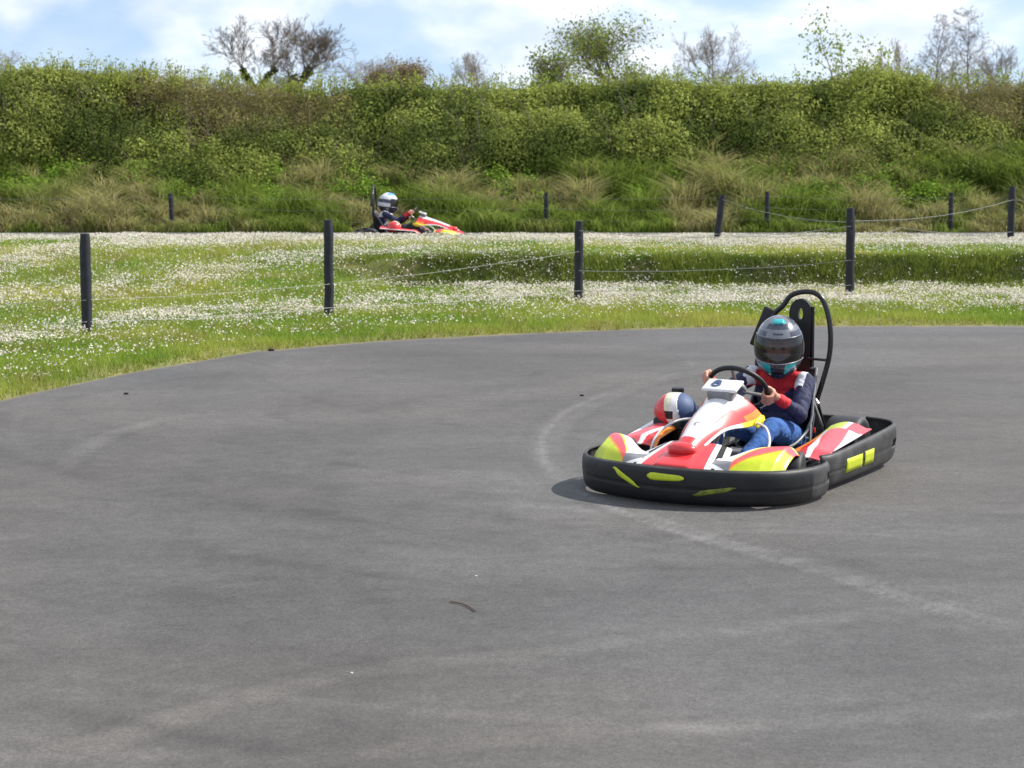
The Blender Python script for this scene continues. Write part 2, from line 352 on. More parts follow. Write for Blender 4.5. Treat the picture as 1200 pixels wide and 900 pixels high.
gone = rng.random(len(fx_)) < sstep(-2.2, -.4, fx_ + 1.5 * (tk - .5)); fx_, fy_, tk = fx_[gone], fy_[gone], tk[gone]
fc_ = mixc((.08, .12, .022), (.38, .44, .09), tk * rng.random(len(fx_)))
x = np.concatenate([x, fx_]); y = np.concatenate([y, fy_]); h = np.concatenate([h, .03 + .05 * rng.random(len(fx_)) * (.5 + tk)]); cc = np.concatenate([cc, fc_]); n = len(x)
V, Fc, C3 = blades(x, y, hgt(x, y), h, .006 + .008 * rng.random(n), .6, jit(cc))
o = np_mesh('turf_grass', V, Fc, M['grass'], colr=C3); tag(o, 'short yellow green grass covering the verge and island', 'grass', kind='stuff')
# daisies in drifts
n = 1000000
x = rng.uniform(-9, 9, n); y = rng.uniform(13.5, 31, n); d = y - edge_y(x); right = sstep(-2.3, -1.1, x)
f = fbm(x, y * .8, 0, .9, 3); f2 = fbm(x + 11, y + 5, 0, 3.2, 3)
def dband(pts, w, z=0., amp=1., p=2):
    P = gpt_line(pts, z); yc = np.interp(x, P[:, 0], P[:, 1]); return amp * np.exp(-np.abs((y - yc + .5 * (f - .5)) / w) ** p)
def gpt_line(pts, z): return np.array([gpt(u, v, z)[:2] for u, v in pts])
bands = np.maximum.reduce([
    dband([(-100, 425), (0, 408), (60, 397), (150, 385), (260, 376), (400, 365), (560, 357), (700, 356), (850, 355), (1000, 357), (1300, 357)], .75, 0, .75),
    dband([(100, 352), (220, 342), (300, 334), (420, 328), (560, 338), (700, 345), (1000, 347), (1300, 348)], .85, .04, .62),
    dband([(-100, 318), (0, 306), (100, 296), (220, 286), (330, 282), (500, 282), (700, 283), (1300, 288)], 1.25, .33, .55),
    dband([(-100, 279), (100, 277), (250, 278), (400, 280), (700, 279), (1300, 283)], .9, .33, .95)])
faceR = right * sstep(23.95, 24.1, y) * (1 - sstep(24.4, 24.7, y))
pr = bands * (.25 + .95 * sstep(.38, .62, f2)) * (.55 + .7 * sstep(.3, .6, f)) + .035 + .05 * sstep(.5, .7, f2)
pr = (pr * (1 - .3 * faceR) + .10 * faceR * sstep(.4, .6, f2)) * sstep(.35, .9, d + .5 * (f2 - .5)); pr = np.clip(pr, 0, 1) * .92
keep = (rng.random(n) < pr) & (np.abs(x) < 2 + y * .29); x, y = x[keep], y[keep]; n = len(x)
tilt = rng.normal(size=(n, 3)) * .45 + np.array([.1, -.25, .8])
P = np.stack([x, y, hgt(x, y) + .035 + .06 * rng.random(n)], -1)
V, Fc, C3 = leaves(P, tilt, .012 + .013 * rng.random(n), jit(mixc((.66, .64, .55), (.60, .52, .45), rng.random(n) ** 2), .08), asp=1., droop=0)
o = np_mesh('daisies', V, Fc, M['petal'], colr=C3); tag(o, 'drifts of small white daisies flowering in the short grass', 'flowers', kind='stuff')
print('daisies', n)

# rough bank grass
n = 210000
x = rng.uniform(-13, 13, n); y = 36.0 + 3.9 * rng.random(n); c = fbm(x, y, 0, .9, 3); c2 = fbm(x + 50, y, 0, 2.2, 3)
keep = rng.random(n) < .35 + 1.1 * sstep(.35, .6, c2); x, y, c, c2 = x[keep], y[keep], c[keep], c2[keep]; n = len(x)
tu = sstep(.52, .66, fbm(x + 5, y * 1.3, 0, 1.6, 2)); h = (.10 + .28 * rng.random(n)) * (.4 + 1.1 * sstep(.3, .7, c2) + .9 * tu) * (.6 + .5 * sstep(36, 37.2, y))
lf = sstep(-4, -9, x) * (1 - sstep(37, 38, y))
straw = sstep(.46, .64, c + .16 * lf + .08 * sstep(1, 5, x)); cc = mixc((.20, .27, .05), (.46, .38, .20), straw * (.3 + .65 * rng.random(n)))
br = sstep(.5, .7, fbm(x + 20, y, 0, .5, 2))[:, None]; cc = cc * (1 - .5 * br) + np.array([.24, .32, .06]) * .5 * br
V, Fc, C3 = blades(x, y, hgt(x, y), h, .012 + .014 * rng.random(n), .75, jit(cc, .25), 2)
o = np_mesh('rough_grass', V, Fc, M['grass'], colr=C3); tag(o, 'long tussocky green and straw coloured grass on the bank under the hedge', 'grass', kind='stuff')

# ------------------------------------------------------------------ hedge
def htop(x):
    v = np.interp(x, [-16, -10, -8.5, -7, -5.5, -4, -2, 0, 1.5, 3, 4.5, 6, 7, 8.5, 10, 16], [80, 80, 79, 84, 97, 100, 98, 100, 98, 92, 96, 99, 76, 96, 92, 88])
    return 2.05 + (135 - v) / 2400 * 40 + .0 * x
hedge = empty('hedge', (0, 40, 1)); tag(hedge, 'tall overgrown mixed hedge in green and brown running behind the far track', 'hedge')
hb = hedge
def hp(V): return V - np.array([0, 40, 1])
LV, LF, LC = [], [], []; off = 0
def push(V, Fc, C3):
    global off
    LV.append(V); LF.append(Fc + off); LC.append(C3); off += len(V)
def hsurf(x, rel): return 38.7 + 2.1 * np.clip(rel, 0, 1) ** 1.3 - 2.0 * (fbm(x, rel * 2.4, 9., .75, 3) - .5)
nb = 2700
for q in range(nb):
    bx = random.uniform(-15, 15); tp = float(htop(bx)) + .25 * (float(fbm(bx, 2., 2., 1.1, 2)) - .5)
    k = random.random()
    r = random.uniform(.12, .34) if random.random() < .75 else random.uniform(.36, .6)
    if k < .72:
        rel0 = random.random() ** .9 * .97; bz = .72 + (tp - .72 - r * .6) * rel0; by = float(hsurf(bx, rel0)) + random.uniform(0, .55)
    else: bz = tp - r * random.uniform(.75, 1.3); by = random.uniform(40.5, 42.2)
    rel = (bz - .7) / (tp - .7); cn = float(fbm(bx, bz * 1.5, 3., .55, 2)); cm = float(fbm(bx, by, bz, 1.3, 2))
    brownz = max(0, 1 - abs(bx + 4.9) / 4.8) * max(0, 1 - abs(rel - .72) / .40) + max(0, 1 - abs(bx - 9.6) / 2.4) * max(0, 1 - abs(rel - .8) / .45)
    if brownz * 1.15 + .9 * (cn - .5) + .25 * (random.random() - .5) > .42: kind = 'brown'
    elif cm + .25 * (rel - .5) + .12 * (random.random() - .5) > .52: kind = 'bright'
    elif cm + .25 * (random.random() - .5) < .43: kind = 'dark'
    else: kind = 'mid'
    n = int({'brown': 700, 'bright': 760, 'dark': 800, 'mid': 820}[kind] * r * r * 4.2)
    d = rng.normal(size=(n, 3)); d /= np.linalg.norm(d, axis=1, keepdims=True); rad = r * (.45 + .65 * rng.random(n) ** .6)
    lump = .75 + .5 * noise(d[:, 0] * 2 + q, d[:, 1] * 2, d[:, 2] * 2, 1.)
    P = np.array([bx, by, bz]) + d * (rad * lump)[:, None] * np.array([1, 1, .85])
    ok = (P[:, 1] < 43); P, d = P[ok], d[ok]; n = len(P)
    if n == 0: continue
    ca, cb = {'brown': ((.27, .215, .11), (.28, .29, .09)), 'bright': ((.24, .29, .06), (.37, .41, .105)), 'dark': ((.08, .115, .03), (.155, .195, .045)), 'mid': ((.17, .22, .048), (.31, .345, .085))}[kind]
    sz = {'brown': .036, 'bright': .060, 'dark': .055, 'mid': .052}[kind] * (.6 + .8 * rng.random(n))
    c = jit(mixc(ca, cb, .25 + .5 * rng.random(n)), .12) * random.uniform(.75, 1.25)
    push(*leaves(hp(P), d * 1.1 + rng.normal(size=(n, 3)) * .5 + np.array([0, 0, .25]), sz, c, asp=.62))
# leafy sprigs breaking the outline
ST = []
for q in range(750):
    bx = random.uniform(-15, 15); tp = float(htop(bx)); by = random.uniform(40.3, 41.8); L = random.uniform(.06, .26) * (1.0 if random.random() < .85 else 1.7)
    p0 = np.array([bx, by, tp - .15]); dr = np.array([random.uniform(-.45, .45), random.uniform(-.3, .3), 1]); dr /= np.linalg.norm(dr); p1 = p0 + dr * (L + .15); ST.append((p0, p1, .007, .003))
    n = int(14 + 46 * L); tt = rng.random(n); P = p0 + (p1 - p0) * tt[:, None] + rng.normal(size=(n, 3)) * .045
    push(*leaves(hp(P), rng.normal(size=(n, 3)) + np.array([0, 0, .6]), .03 + .04 * rng.random(n), jit(mixc((.22, .30, .045), (.38, .42, .08), rng.random(n)), .2)))
np_mesh('foliage', np.concatenate(LV), np.concatenate(LF), M['leaf'], hb, colr=np.concatenate(LC)); print('hedge leaves', off // 4)
# inner dark sheet in place of dense stems, added to block light
tx = np.linspace(-15.2, 15.2, 300); tt = np.linspace(0, 1, 50); TX, TT = np.meshgrid(tx, tt, indexing='ij'); tp = htop(TX) - .28
zz = .55 + (tp - .55) * np.clip(TT / .55, 0, 1); yy = np.where(TT < .55, hsurf(TX, TT / .55) + .5, hsurf(TX, 1.) + .5 + (TT - .55) / .45 * 1.8); nz_ = fbm(TX, zz, yy, 2.5, 4) - .5
yy = yy + .5 * nz_; zz = zz + .3 * nz_ * (TT > .5)
idx = np.arange(TX.size).reshape(TX.shape); quad = np.stack([idx[:-1, :-1], idx[1:, :-1], idx[1:, 1:], idx[:-1, 1:]], -1).reshape(-1, 4)
np_mesh('dark_core', hp(np.stack([TX, yy, zz], -1).reshape(-1, 3)), quad, M['thick'], hb)
def tubes(segs, n=4):
    """list of (p0,p1,r0,r1) -> arrays"""
    A = np.array([s[0] for s in segs]); B = np.array([s[1] for s in segs]); ra = np.array([s[2] for s in segs]); rb = np.array([s[3] for s in segs])
    t = B - A; t /= np.linalg.norm(t, axis=1, keepdims=True) + 1e-9; ref = np.where(np.abs(t[:, 2:3]) > .9, np.array([[1., 0, 0]]), np.array([[0, 0, 1.]])); u = np.cross(t, ref); u /= np.linalg.norm(u, axis=1, keepdims=True); w = np.cross(t, u); K = len(A)
    vs = []
    for P, r in ((A, ra), (B, rb)):
        for j in range(n): a = 2 * math.pi * j / n; vs.append(P + (u * math.cos(a) + w * math.sin(a)) * r[:, None])
    V = np.stack(vs, 1).reshape(-1, 3); o = np.arange(K) * 2 * n
    Fc = np.concatenate([np.stack([o + j, o + (j + 1) % n, o + n + (j + 1) % n, o + n + j], -1) for j in range(n)]); return V, Fc
for q in range(420):
    bx = random.uniform(-15, 15); tp = float(htop(bx)); bz = random.uniform(.8, tp - .1); by = float(hsurf(bx, (bz - .7) / (tp - .7))) + random.uniform(-.05, .3); p0 = np.array([bx, by, bz]); L = random.uniform(.3, .9)
    dr = np.array([random.uniform(-.5, .5), random.uniform(-.35, .15), random.uniform(.2, 1)]); dr /= np.linalg.norm(dr); p1 = p0 + dr * L; p1[2] = min(p1[2], tp + .12); ST.append((p0, p1, .006, .003))
V, Fc = tubes(ST, 3); np_mesh('branches', hp(V), Fc, M['bark'], hb)
# leafy weeds at the foot of the hedge
LV, LF, LC = [], [], []; off = 0
for q in range(620):
    bx = random.uniform(-13, 13); by = random.uniform(37.6, 39.2); g0 = float(hgt(bx, by)); r = random.uniform(.10, .30); big = float(fbm(bx, by, 5, .5, 2))
    if big < .45 and random.random() < .7: continue
    n = int(900 * r * r * 3); d = rng.normal(size=(n, 3)); d /= np.linalg.norm(d, axis=1, keepdims=True); P = np.array([bx, by, g0 + r * .8]) + d * (r * (.4 + .7 * rng.random(n)))[:, None]
    push(*leaves(P, d + np.array([0, 0, .5]) + .6 * rng.normal(size=(n, 3)), .04 + .05 * rng.random(n), jit(mixc((.13, .24, .03), (.26, .38, .05), rng.random(n)), .2) * random.uniform(.8, 1.15)))
o = np_mesh('undergrowth', np.concatenate(LV), np.concatenate(LF), M['leaf'], colr=np.concatenate(LC)); tag(o, 'patches of leafy green nettles and brambles at the hedge foot', 'undergrowth', kind='stuff')

# ------------------------------------------------------------------ trees beyond the hedge
def grow(p, d, L, r, depth, segs, tips, spread=.55, up=.12, nb=3, shrink=.72, wig=.15):
    k = 3; q = np.array(p, float); dd = np.array(d, float); r0 = r
    for i in range(k):
        dd = dd + rng.normal(size=3) * wig + np.array([0, 0, up * .4]); dd /= np.linalg.norm(dd); q2 = q + dd * L / k; r1 = r0 - (r - r * .66) / k
        segs.append((q, q2, r0, r1)); q = q2; r0 = r1
        if depth > 1 and i < k - 1 and random.random() < .75:
            e = dd + rng.normal(size=3) * spread; e[2] += up; e /= np.linalg.norm(e); grow(q, e, L * shrink * random.uniform(.6, .95), r0 * .6, depth - 1, segs, tips, spread, up, nb, shrink, wig)
    if depth <= 0: tips.append((q, dd)); return
    for j in range(nb if random.random() < .7 else nb - 1):
        e = dd + rng.normal(size=3) * spread; e[2] += up; e /= np.linalg.norm(e); grow(q, e, L * shrink * random.uniform(.75, 1.1), r0 * .72, depth - 1, segs, tips, spread, up, nb, shrink, wig)
def straight(h0, h1, d0, nbr, segs, tips, br, p0=(0, 0, 0), r0=.02, blen=.3):
    p = np.array(p0, float); d = np.array(d0, float); d /= np.linalg.norm(d); N = 14; L = (h1 - h0) / N
    for i in range(N):
        d = d + rng.normal(size=3) * .05 + np.array([0, 0, .05]); d /= np.linalg.norm(d); q = p + d * L; a, b = r0 * (1 - .9 * i / N), r0 * (1 - .9 * (i + 1) / N); segs.append((p, q, a, b))
        t = i / N
        if t > .2:
            for k in range(nbr):
                e = rng.normal(size=3) * np.array([1, 1, .3]) + np.array([0, 0, .9]); e /= np.linalg.norm(e); grow(p + (q - p) * random.random(), e, blen * (1.1 - t) * random.uniform(.5, 1.1) + .03, a * .5, br, segs, tips, .5, .15, 3, .7, .2)
        p = q
    tips.append((p, d))
def tree(name, u, vtop, Y, label, cat, depth=5, width=1., leaf=None, barkm='bark', stems=1, ivy=0., spread=.5, leafn=6, nb=3, group=None, up=.12, lean=0., thickr=.026, L0=.30, form='', fork=.25, wpx=60, seed=0):
    bx = (u - 600) / FPX * Y; g0 = float(hgt(bx, Y)); top = CH + (HZ - vtop) / FPX * Y; Ht = top - g0
    global rng
    rng = np.random.default_rng(seed or int(abs(u) * 7 + Y)); random.seed(seed or int(abs(u) * 3 + Y))
    segs, tips = [], []; st0 = []
    for s_ in range(stems):
        L = L0; p = np.array([(s_ - (stems - 1) / 2) * .004, 0, 0]); d = np.array([(s_ - (stems - 1) / 2) * fork + lean, 0, 1.]); d /= np.linalg.norm(d)
        a = len(segs)
        if form: straight(0, 1. - .12 * s_, d, 3 if form == 'tall' else 2, segs, tips, 3 if form == 'tall' else 1, p * .4, thickr / 1.5, .22 if form == 'tall' else .12); continue
        grow(p, d, L, thickr / math.sqrt(stems), depth, segs, tips, spread, up, nb, .74)
    P = np.array([s[1] for s in segs]); zmax = np.percentile(P[:, 2], 99.7); k = Ht / zmax; hi = P[P[:, 2] > zmax * .55][:, 0]; lo_, hi_ = np.percentile(hi, 2), np.percentile(hi, 98); kx = wpx / FPX * Y / (hi_ - lo_); bx -= (lo_ + hi_) / 2 * kx; kx = kx * 1.0
    S = np.array([kx, max(kx, k * .6), k]); segs = [(a * S, b * S, r0 * k, r1 * k) for a, b, r0, r1 in segs]; mr = Y * (.00008 if ivy else .00005); segs = [(a, b, max(r0, mr), max(r1, mr)) for a, b, r0, r1 in segs]; tips = [(a * S, d) for a, d in tips]
    root = empty(name, (bx, Y, g0)); tag(root, label, cat, group)
    lim = max(mr * 1.01, min(.0096 * k, .45 * max(s[2] for s in segs))); thick_ = [s for s in segs if s[2] > lim]; thin = [s for s in segs if s[2] <= lim]
    V, Fc = tubes(thick_, 7); np_mesh('trunk', V, Fc, M[barkm], root, smooth=True)
    V, Fc = tubes(thin, 3); np_mesh('twigs', V, Fc, M[barkm], root)
    if leaf:
        T = np.array([a for a, _ in tips]); T = T[rng.random(len(T)) < leafn / math.ceil(leafn)]; leafn = math.ceil(leafn); n = len(T) * leafn; P = np.repeat(T, leafn, 0) + rng.normal(size=(n, 3)) * .05 * k
        V, Fc, C3 = leaves(P, rng.normal(size=(n, 3)) + np.array([0, 0, .5]), (.04 + .04 * rng.random(n)) * (1 + Y / 160), jit(mixc(leaf[0], leaf[1], rng.random(n)), .2)); np_mesh('crown', V, Fc, M['leaf'], root, colr=C3)
    if ivy:
        rmx = max(s[2] for s in segs); big = [s for s in segs if s[0][2] < Ht * ivy and s[2] > .26 * rmx]; n = 0; Pl = []
        for a, b, r0, r1 in big:
            m_ = 170; t = rng.random(m_)[:, None]; e = rng.normal(size=(m_, 3)); e /= np.linalg.norm(e, axis=1, keepdims=True); Pl.append(a + (b - a) * t + e * (r0 + .13 * rng.random((m_, 1)))) 
        P = np.concatenate(Pl); n = len(P); V, Fc, C3 = leaves(P, rng.normal(size=(n, 3)), .10 + .08 * rng.random(n), jit(mixc((.025, .05, .012), (.08, .12, .02), rng.random(n)), .2)); np_mesh('ivy', V, Fc, M['leaf'], root, colr=C3)
    return root
tree('bare_tree', 330, 24, 90, 'broad bare tree with dark ivy climbing its two forking stems', 'tree', depth=6, width=1.25, stems=2, ivy=.84, barkm='bark', spread=.42, thickr=.065, L0=.80, fork=.30, up=.16, wpx=132)
tree('leafy_tree', 703, 30, 58, 'tree in fresh light green leaf rising above the middle of the hedge', 'tree', depth=6, width=.85, leaf=((.14, .19, .04), (.28, .33, .07)), leafn=2.6, spread=.5, thickr=.04, wpx=98)
tree('bare_tree', 832, 34, 100, 'small bare tree standing right of the leafy tree', 'tree', depth=6, width=.85, barkm='barkp', spread=.5, wpx=82)
tree('bare_tree', 1095, 20, 110, 'tall bare tree, the left one of the upright pair at the right', 'tree', depth=6, width=.9, barkm='bark', form='tall', thickr=.022, wpx=52)
tree('bare_tree', 1126, 12, 112, 'tallest bare tree, right one of the upright pair at the right', 'tree', depth=6, width=.9, barkm='bark', form='tall', thickr=.022, wpx=52)
tree('bare_tree', 545, 64, 110, 'pale bare tree poking above the hedge left of the leafy tree', 'tree', depth=6, width=.9, barkm='barkp', wpx=50)
tree('bare_tree', 425, 66, 115, 'low pale bare tree just right of the ivy clad tree', 'tree', depth=6, width=1.1, barkm='barkp', wpx=56)
tree('budding_tree', 466, 76, 90, 'rounded brown budding tree showing just over the hedge', 'tree', depth=6, width=.9, barkm='barkp', leaf=((.24, .18, .11), (.30, .24, .13)), leafn=4, wpx=56)
tree('bare_tree', -5, 62, 95, 'bare tree at the far left edge above the hedge', 'tree', depth=6, width=.8, barkm='barkp', wpx=60)
tree('bare_tree', 1040, 50, 100, 'thin bare tree between the leafy sapling and the upright pair', 'tree', depth=6, width=.6, barkm='barkp', wpx=36)
tree('bare_tree', 1158, 56, 105, 'low bare tree right of the upright pair', 'tree', depth=6, width=.7, barkm='barkp', wpx=44)
tree('sapling', 990, 22, 43, 'young tree with sparse bright green leaves growing up out of the hedge', 'sapling', depth=5, width=.75, leaf=((.20, .28, .04), (.36, .44, .08)), leafn=6, barkm='barkp', stems=7, form='shoots', fork=.13, thickr=.018, wpx=92)
tree('sapling', 652, 66, 50, 'small leafy sapling beside the left side of the leafy tree', 'sapling', depth=5, width=.7, leaf=((.15, .20, .04), (.25, .30, .06)), leafn=1.2, barkm='barkp', stems=2, spread=.4, up=.3, wpx=50)

# ------------------------------------------------------------------ fences
def post(parent, u, v, hgt_, r=.05, tilt=None, z0=None, Y=None):
    tilt = random.uniform(-.02, .02) if tilt is None else tilt; p = gpt(u, v, 0 if z0 is None else z0); x_, y_ = float(p[0]), float(p[1])
    if Y: y_ = Y; x_ = (u - 600) / FPX * Y
    z_ = float(hgt(x_, y_)); mb = MB(); P = []; Rr = []
    for k in range(9): 
        t = k / 8; P.append((x_ + tilt * t * hgt_ + .004 * random.uniform(-1, 1), y_, z_ - .12 + (hgt_ + .12) * t)); Rr.append(r * random.uniform(.95, 1.05))
    Rr[-1] = r * .86; mb.tube(P, Rr, 12); mb.build('post', M['post'], parent, smooth=True); return Vector((x_, y_, z_)), tilt, hgt_
def wire(parent, pts, sag=.03, r=.002):
    mb = MB(); P = []
    for a, b in zip(pts[:-1], pts[1:]):
        for k in range(12): t = k / 12; q = Vector(a).lerp(Vector(b), t); q.z -= sag * 4 * t * (1 - t); q.z += .004 * random.uniform(-1, 1); P.append(q)
    P.append(Vector(pts[-1])); mb.tube(P, r, 5); return mb.build('wire', M['wire'], parent)
nf = empty('wire_fence'); tag(nf, 'near fence of stout black posts with sagging wires along the grass verge', 'fence')
A = [post(nf, 102, 396, .93), post(nf, 386, 376, .98), post(nf, 678, 356, .88), post(nf, 996, 351, 1.0)]
def at_(p, f): b, tl, hh = p; return Vector((b.x + tl * f, b.y - .055, b.z + f))
L0 = Vector((-9.5, 17.2, .3))
wire(nf, [L0, at_(A[0], .32), at_(A[1], .34), at_(A[2], .55)], .02)
wire(nf, [Vector((-9.5, 17.2, .1)), at_(A[0], .12), at_(A[1], .10), at_(A[2], .12), at_(A[3], .14)], .02, .0028)
wire(nf, [at_(A[2], .78), at_(A[3], .80)], .10, .0028)
wire(nf, [at_(A[2], .34), at_(A[3], .42)], .05, .0028)
mf = empty('wire_fence'); tag(mf, 'fence on the grass island with one leaning post and slack wires', 'fence')
B = [post(mf, 838, 278, .66, .046, .15, Y=28.6), post(mf, 1184, 281, .78, .048, .0, Y=28.2), post(mf, 1440, 281, .80, .048, Y=27.6)]
wire(mf, [at_(B[0], .60), at_(A[3], .84)], .07, .0028); wire(mf, [at_(B[0], .12), at_(A[3], .74)], .05, .003)
wire(mf, [at_(A[3], .72), Vector((5.0, 26.4, .62)), at_(B[1], .16)], .05, .003); wire(mf, [at_(A[2], .70), at_(B[0], .12)], .05, .003)
wire(mf, [at_(A[3], .86), at_(B[1], .6), at_(B[2], .6)], .08, .003)
ff = empty('wire_fence'); tag(ff, 'far fence of thin dark posts and fine wires along the foot of the bank', 'fence')
Cp = [post(ff, u, 270, .68 if u != 203 else .66, .042, tl, Y=36.25) for u, tl in ((-180, 0), (203, -.04), (640, 0), (898, 0), (1113, 0), (1400, 0))]
for f in (.2, .4, .6): wire(ff, [at_(p, f) for p in Cp], .04, .0016)

# ------------------------------------------------------------------ karts
def make_kart(loc, rz, label, pal):
    K = empty('go_kart', loc, rz); tag(K, label, 'go-kart')
    P_ = lambda *k: [M[q] for q in k]
    # plan outlines
    fb = spline([(.40, -.62, 0), (.50, -.665, 0), (.68, -.655, 0), (.84, -.595, 0), (.96, -.49, 0), (1.05, -.30, 0), (1.095, -.08, 0), (1.095, .08, 0), (1.05, .30, 0), (.96, .49, 0), (.84, .595, 0), (.68, .655, 0), (.50, .665, 0), (.40, .62, 0)], 8)
    def arc(path):
        L = [0]
        for a, b in zip(path[:-1], path[1:]): L.append(L[-1] + (b - a).length)
        T = L[-1]
        def ev(u):
            s = u * T; i = 0
            while i < len(L) - 2 and L[i + 1] < s: i += 1
            t = (s - L[i]) / max(1e-9, L[i + 1] - L[i]); p = path[i].lerp(path[i + 1], t); a = path[max(0, i - 1)]; b = path[min(len(path) - 1, i + 2)]; tg = (b - a).normalized(); return p, Vector((tg.y, -tg.x, 0))
        return ev
    def band(name, path, z0, z1, mats, holes=(), outs=1, parent=K, nu=110, nv=18, bulge=.010, mf=None):
        ev = arc(path)
        def fn(u, v):
            p, n = ev(u); n = n * outs; zb = z0(u) if callable(z0) else z0; zt = z1(u) if callable(z1) else z1
            e = abs(2 * v - 1) ** 9; off = bulge * (1 - (2 * v - 1) ** 2) - .014 * e + .012 * v
            if .42 < v < .5: off -= .004
            return p + n * off + Vector((0, 0, zb + (zt - zb) * v))
        return sheet(name, fn, nu, nv, mats, mf, parent, .012, skip=(lambda u, v: any(a < u < b and c < v < d for a, b, c, d in holes)))
    FB = band('front_bumper', fb, .018, lambda u: .200 + .006 * math.cos((u - .5) * 6.28), P_('black', 'scuff'), holes=((.028, .06, .42, .72), (.94, .972, .42, .72)), mf=lambda u, v: 1 if (u > .86 or u < .1 or v > .93) else 0)
    evf = arc(fb)
    def sticker(parent, ev, u0, u1, v0, v1, z0, z1, m, sk=0., outs=1, nu=10, outs_t=True, slope=0.):
        def fn(u, v):
            uu = u0 + (u1 - u0) * u + sk * (v - .5); p, n = ev(uu); n = n * outs; vv = v0 + (v1 - v0) * v + 0
            if outs_t: vv = (v0 + v1) / 2 + (vv - (v0 + v1) / 2) * (.25 + .75 * min(1, min(u, 1 - u) / .12) * (1 - .45 * u)) + slope * (u - .5)
            return p + n * (.010 * (1 - (2 * vv - 1) ** 2) + .012 * vv + .0078) + Vector((0, 0, z0 + (z1 - z0) * vv))
        return sheet('decal', fn, nu, 3, P_(m), None, parent, .002)
    sticker(FB, evf, .455, .545, .66, .90, .018, .197, 'lime'); sticker(FB, evf, .36, .43, .50, .76, .018, .197, 'lime', -.01, slope=-.42); sticker(FB, evf, .57, .66, .34, .54, .018, .197, 'shaded_lime', .01, slope=.20)
    for s in (1, -1):
        sp = spline([(.37, .585 * s, 0), (.30, .625 * s, 0), (.10, .645 * s, 0), (-.30, .665 * s, 0), (-.58, .67 * s, 0), (-.72, .65 * s, 0), (-.79, .57 * s, 0), (-.80, .46 * s, 0)], 8)
        z1 = lambda u: .205 + .055 * u; z0 = lambda u: .035 + .03 * sstep(.7, 1, u)
        SB = band('side_bumper', sp, z0, z1, P_('black', 'scuff'), outs=s, nu=90, holes=((.74, .80, .38, .62),), mf=lambda u, v: 1)
        ev = arc(sp)
        sticker(SB, ev, .18, .355, .26, .70, .035, .215, 'lime', outs=s, nu=8, outs_t=False); sticker(SB, ev, .385, .49, .26, .70, .035, .222, 'lime', outs=s, nu=8, outs_t=False)
        # livery side pod
        def pod(u, v, s=s):
            x_ = .34 - .68 * u; w0 = .40 + .02 * math.sin(u * 3.1); w1 = .615 + .03 * u; y_ = w0 + (w1 - w0) * v
            z_ = .205 + (.05 if pal == 'b' else 0) + .055 * u + .03 * math.sin(math.pi * min(1, v * 1.15)) * (.5 + .5 * u) - .035 * (1 - sstep(0, .12, u))
            return Vector((x_, y_ * s, z_))
        def podm(u, v):
            q = v + .55 * u
            if u > .78: return 3 if v < .45 else (0 if v < .56 else 2)
            if q < .42: return 4 if v < .18 else 1
            if q < .55 + .05 * math.sin(u * 9): return 0
            if q < 1.08: return 2
            return 0
        if pal == 'b': podm = lambda u, v: 1 if v < .85 else 0
        sheet('side_pod', pod, 110, 50, P_('white', 'red', 'pink', 'lime', 'orange'), podm, K, .008)
        # front wing over the wheel
        def wing(u, v, s=s):
            y_ = .20 + (.555 - .20) * u; xf = float(np.interp(y_, [.2, .3, .45, .55, .6], [1.045, 1.02, .965, .885, .82])); xb = .80 - .22 * sstep(.15, .95, u); x_ = xf + (xb - xf) * v
            z_ = .205 + .10 * math.sin(math.pi / 2 * v) * (.35 + .65 * sstep(0, .6, u)) - .03 * v * v * sstep(.6, 1, v) - .03 * (1 - sstep(0, .3, v)) - .045 * sstep(.85, 1, u)
            return Vector((x_, y_ * s, z_))
        def wm(u, v):
            if u < .30: return 5 if (.30 < v + u * .8 < .55) else 0
            t = (u - .30) / .70; k = v - .10
            if k < .50 * t ** .7: return 3
            if k < .50 * t ** .7 + .05: return 4
            if k < .18 + .66 * t ** .6: return 2
            if k < .23 + .70 * t ** .6: return 1
            return 0
        sheet('front_wing', wing, 110, 70, P_('white', 'yellow', 'pink', 'lime', 'orange', 'grey'), wm, K, .006)
    rb_ = spline([(-.80, .45, 0), (-.82, .2, 0), (-.82, -.2, 0), (-.80, -.45, 0)], 10)
    band('rear_bumper', rb_, .08, .25, P_('scuff'), outs=1, nu=30)
    # nose cone
    def nose(u, v):
        y_ = (u - .5) * 2; w = .20 + .09 * (1 - v); x_ = 1.06 - .32 * v - .06 * abs(y_) ** 2; z_ = .19 + .10 * v ** .8 * (1 - .35 * abs(y_) ** 3) + (.012 if abs(y_) < .35 else 0)
        return Vector((x_, y_ * w, z_))
    sheet('nose_cone', nose, 32, 16, P_('red', 'white', 'black'), lambda u, v: (2 if .36 < abs(u - .5) < .40 + .05 * v else 1) if abs(u - .5) > .31 else 0, K, .008)
    # steering fairing
    def fair(u, v):
        y_ = (u - .5) * 2; w = .075 + .095 * sstep(0, .9, v) + .035 * sstep(.75, 1, v); cx = .90 - .60 * v; cz = .285 + .225 * v ** .85
        drop = .055 + .10 * sstep(.35, .95, v); back = .05 + .10 * v
        z_ = cz - drop * abs(y_) ** 2.4; x_ = cx - back * abs(y_) ** 2 * .6 ; return Vector((x_, y_ * w, z_))
    def fm(u, v):
        a = abs(u - .5) * 2
        if v < .14: return 1
        if a > .9: return 0 if v < .7 else 2
        if a > .60 - .10 * v: return 1 if v < .8 else (3 if a > .8 else 1)
        if ((v - .36) / .035) ** 2 + ((u - .47) / .07) ** 2 < 1 and not ((v - .355) / .02) ** 2 + ((u - .49) / .04) ** 2 < 1: return 4
        return 0
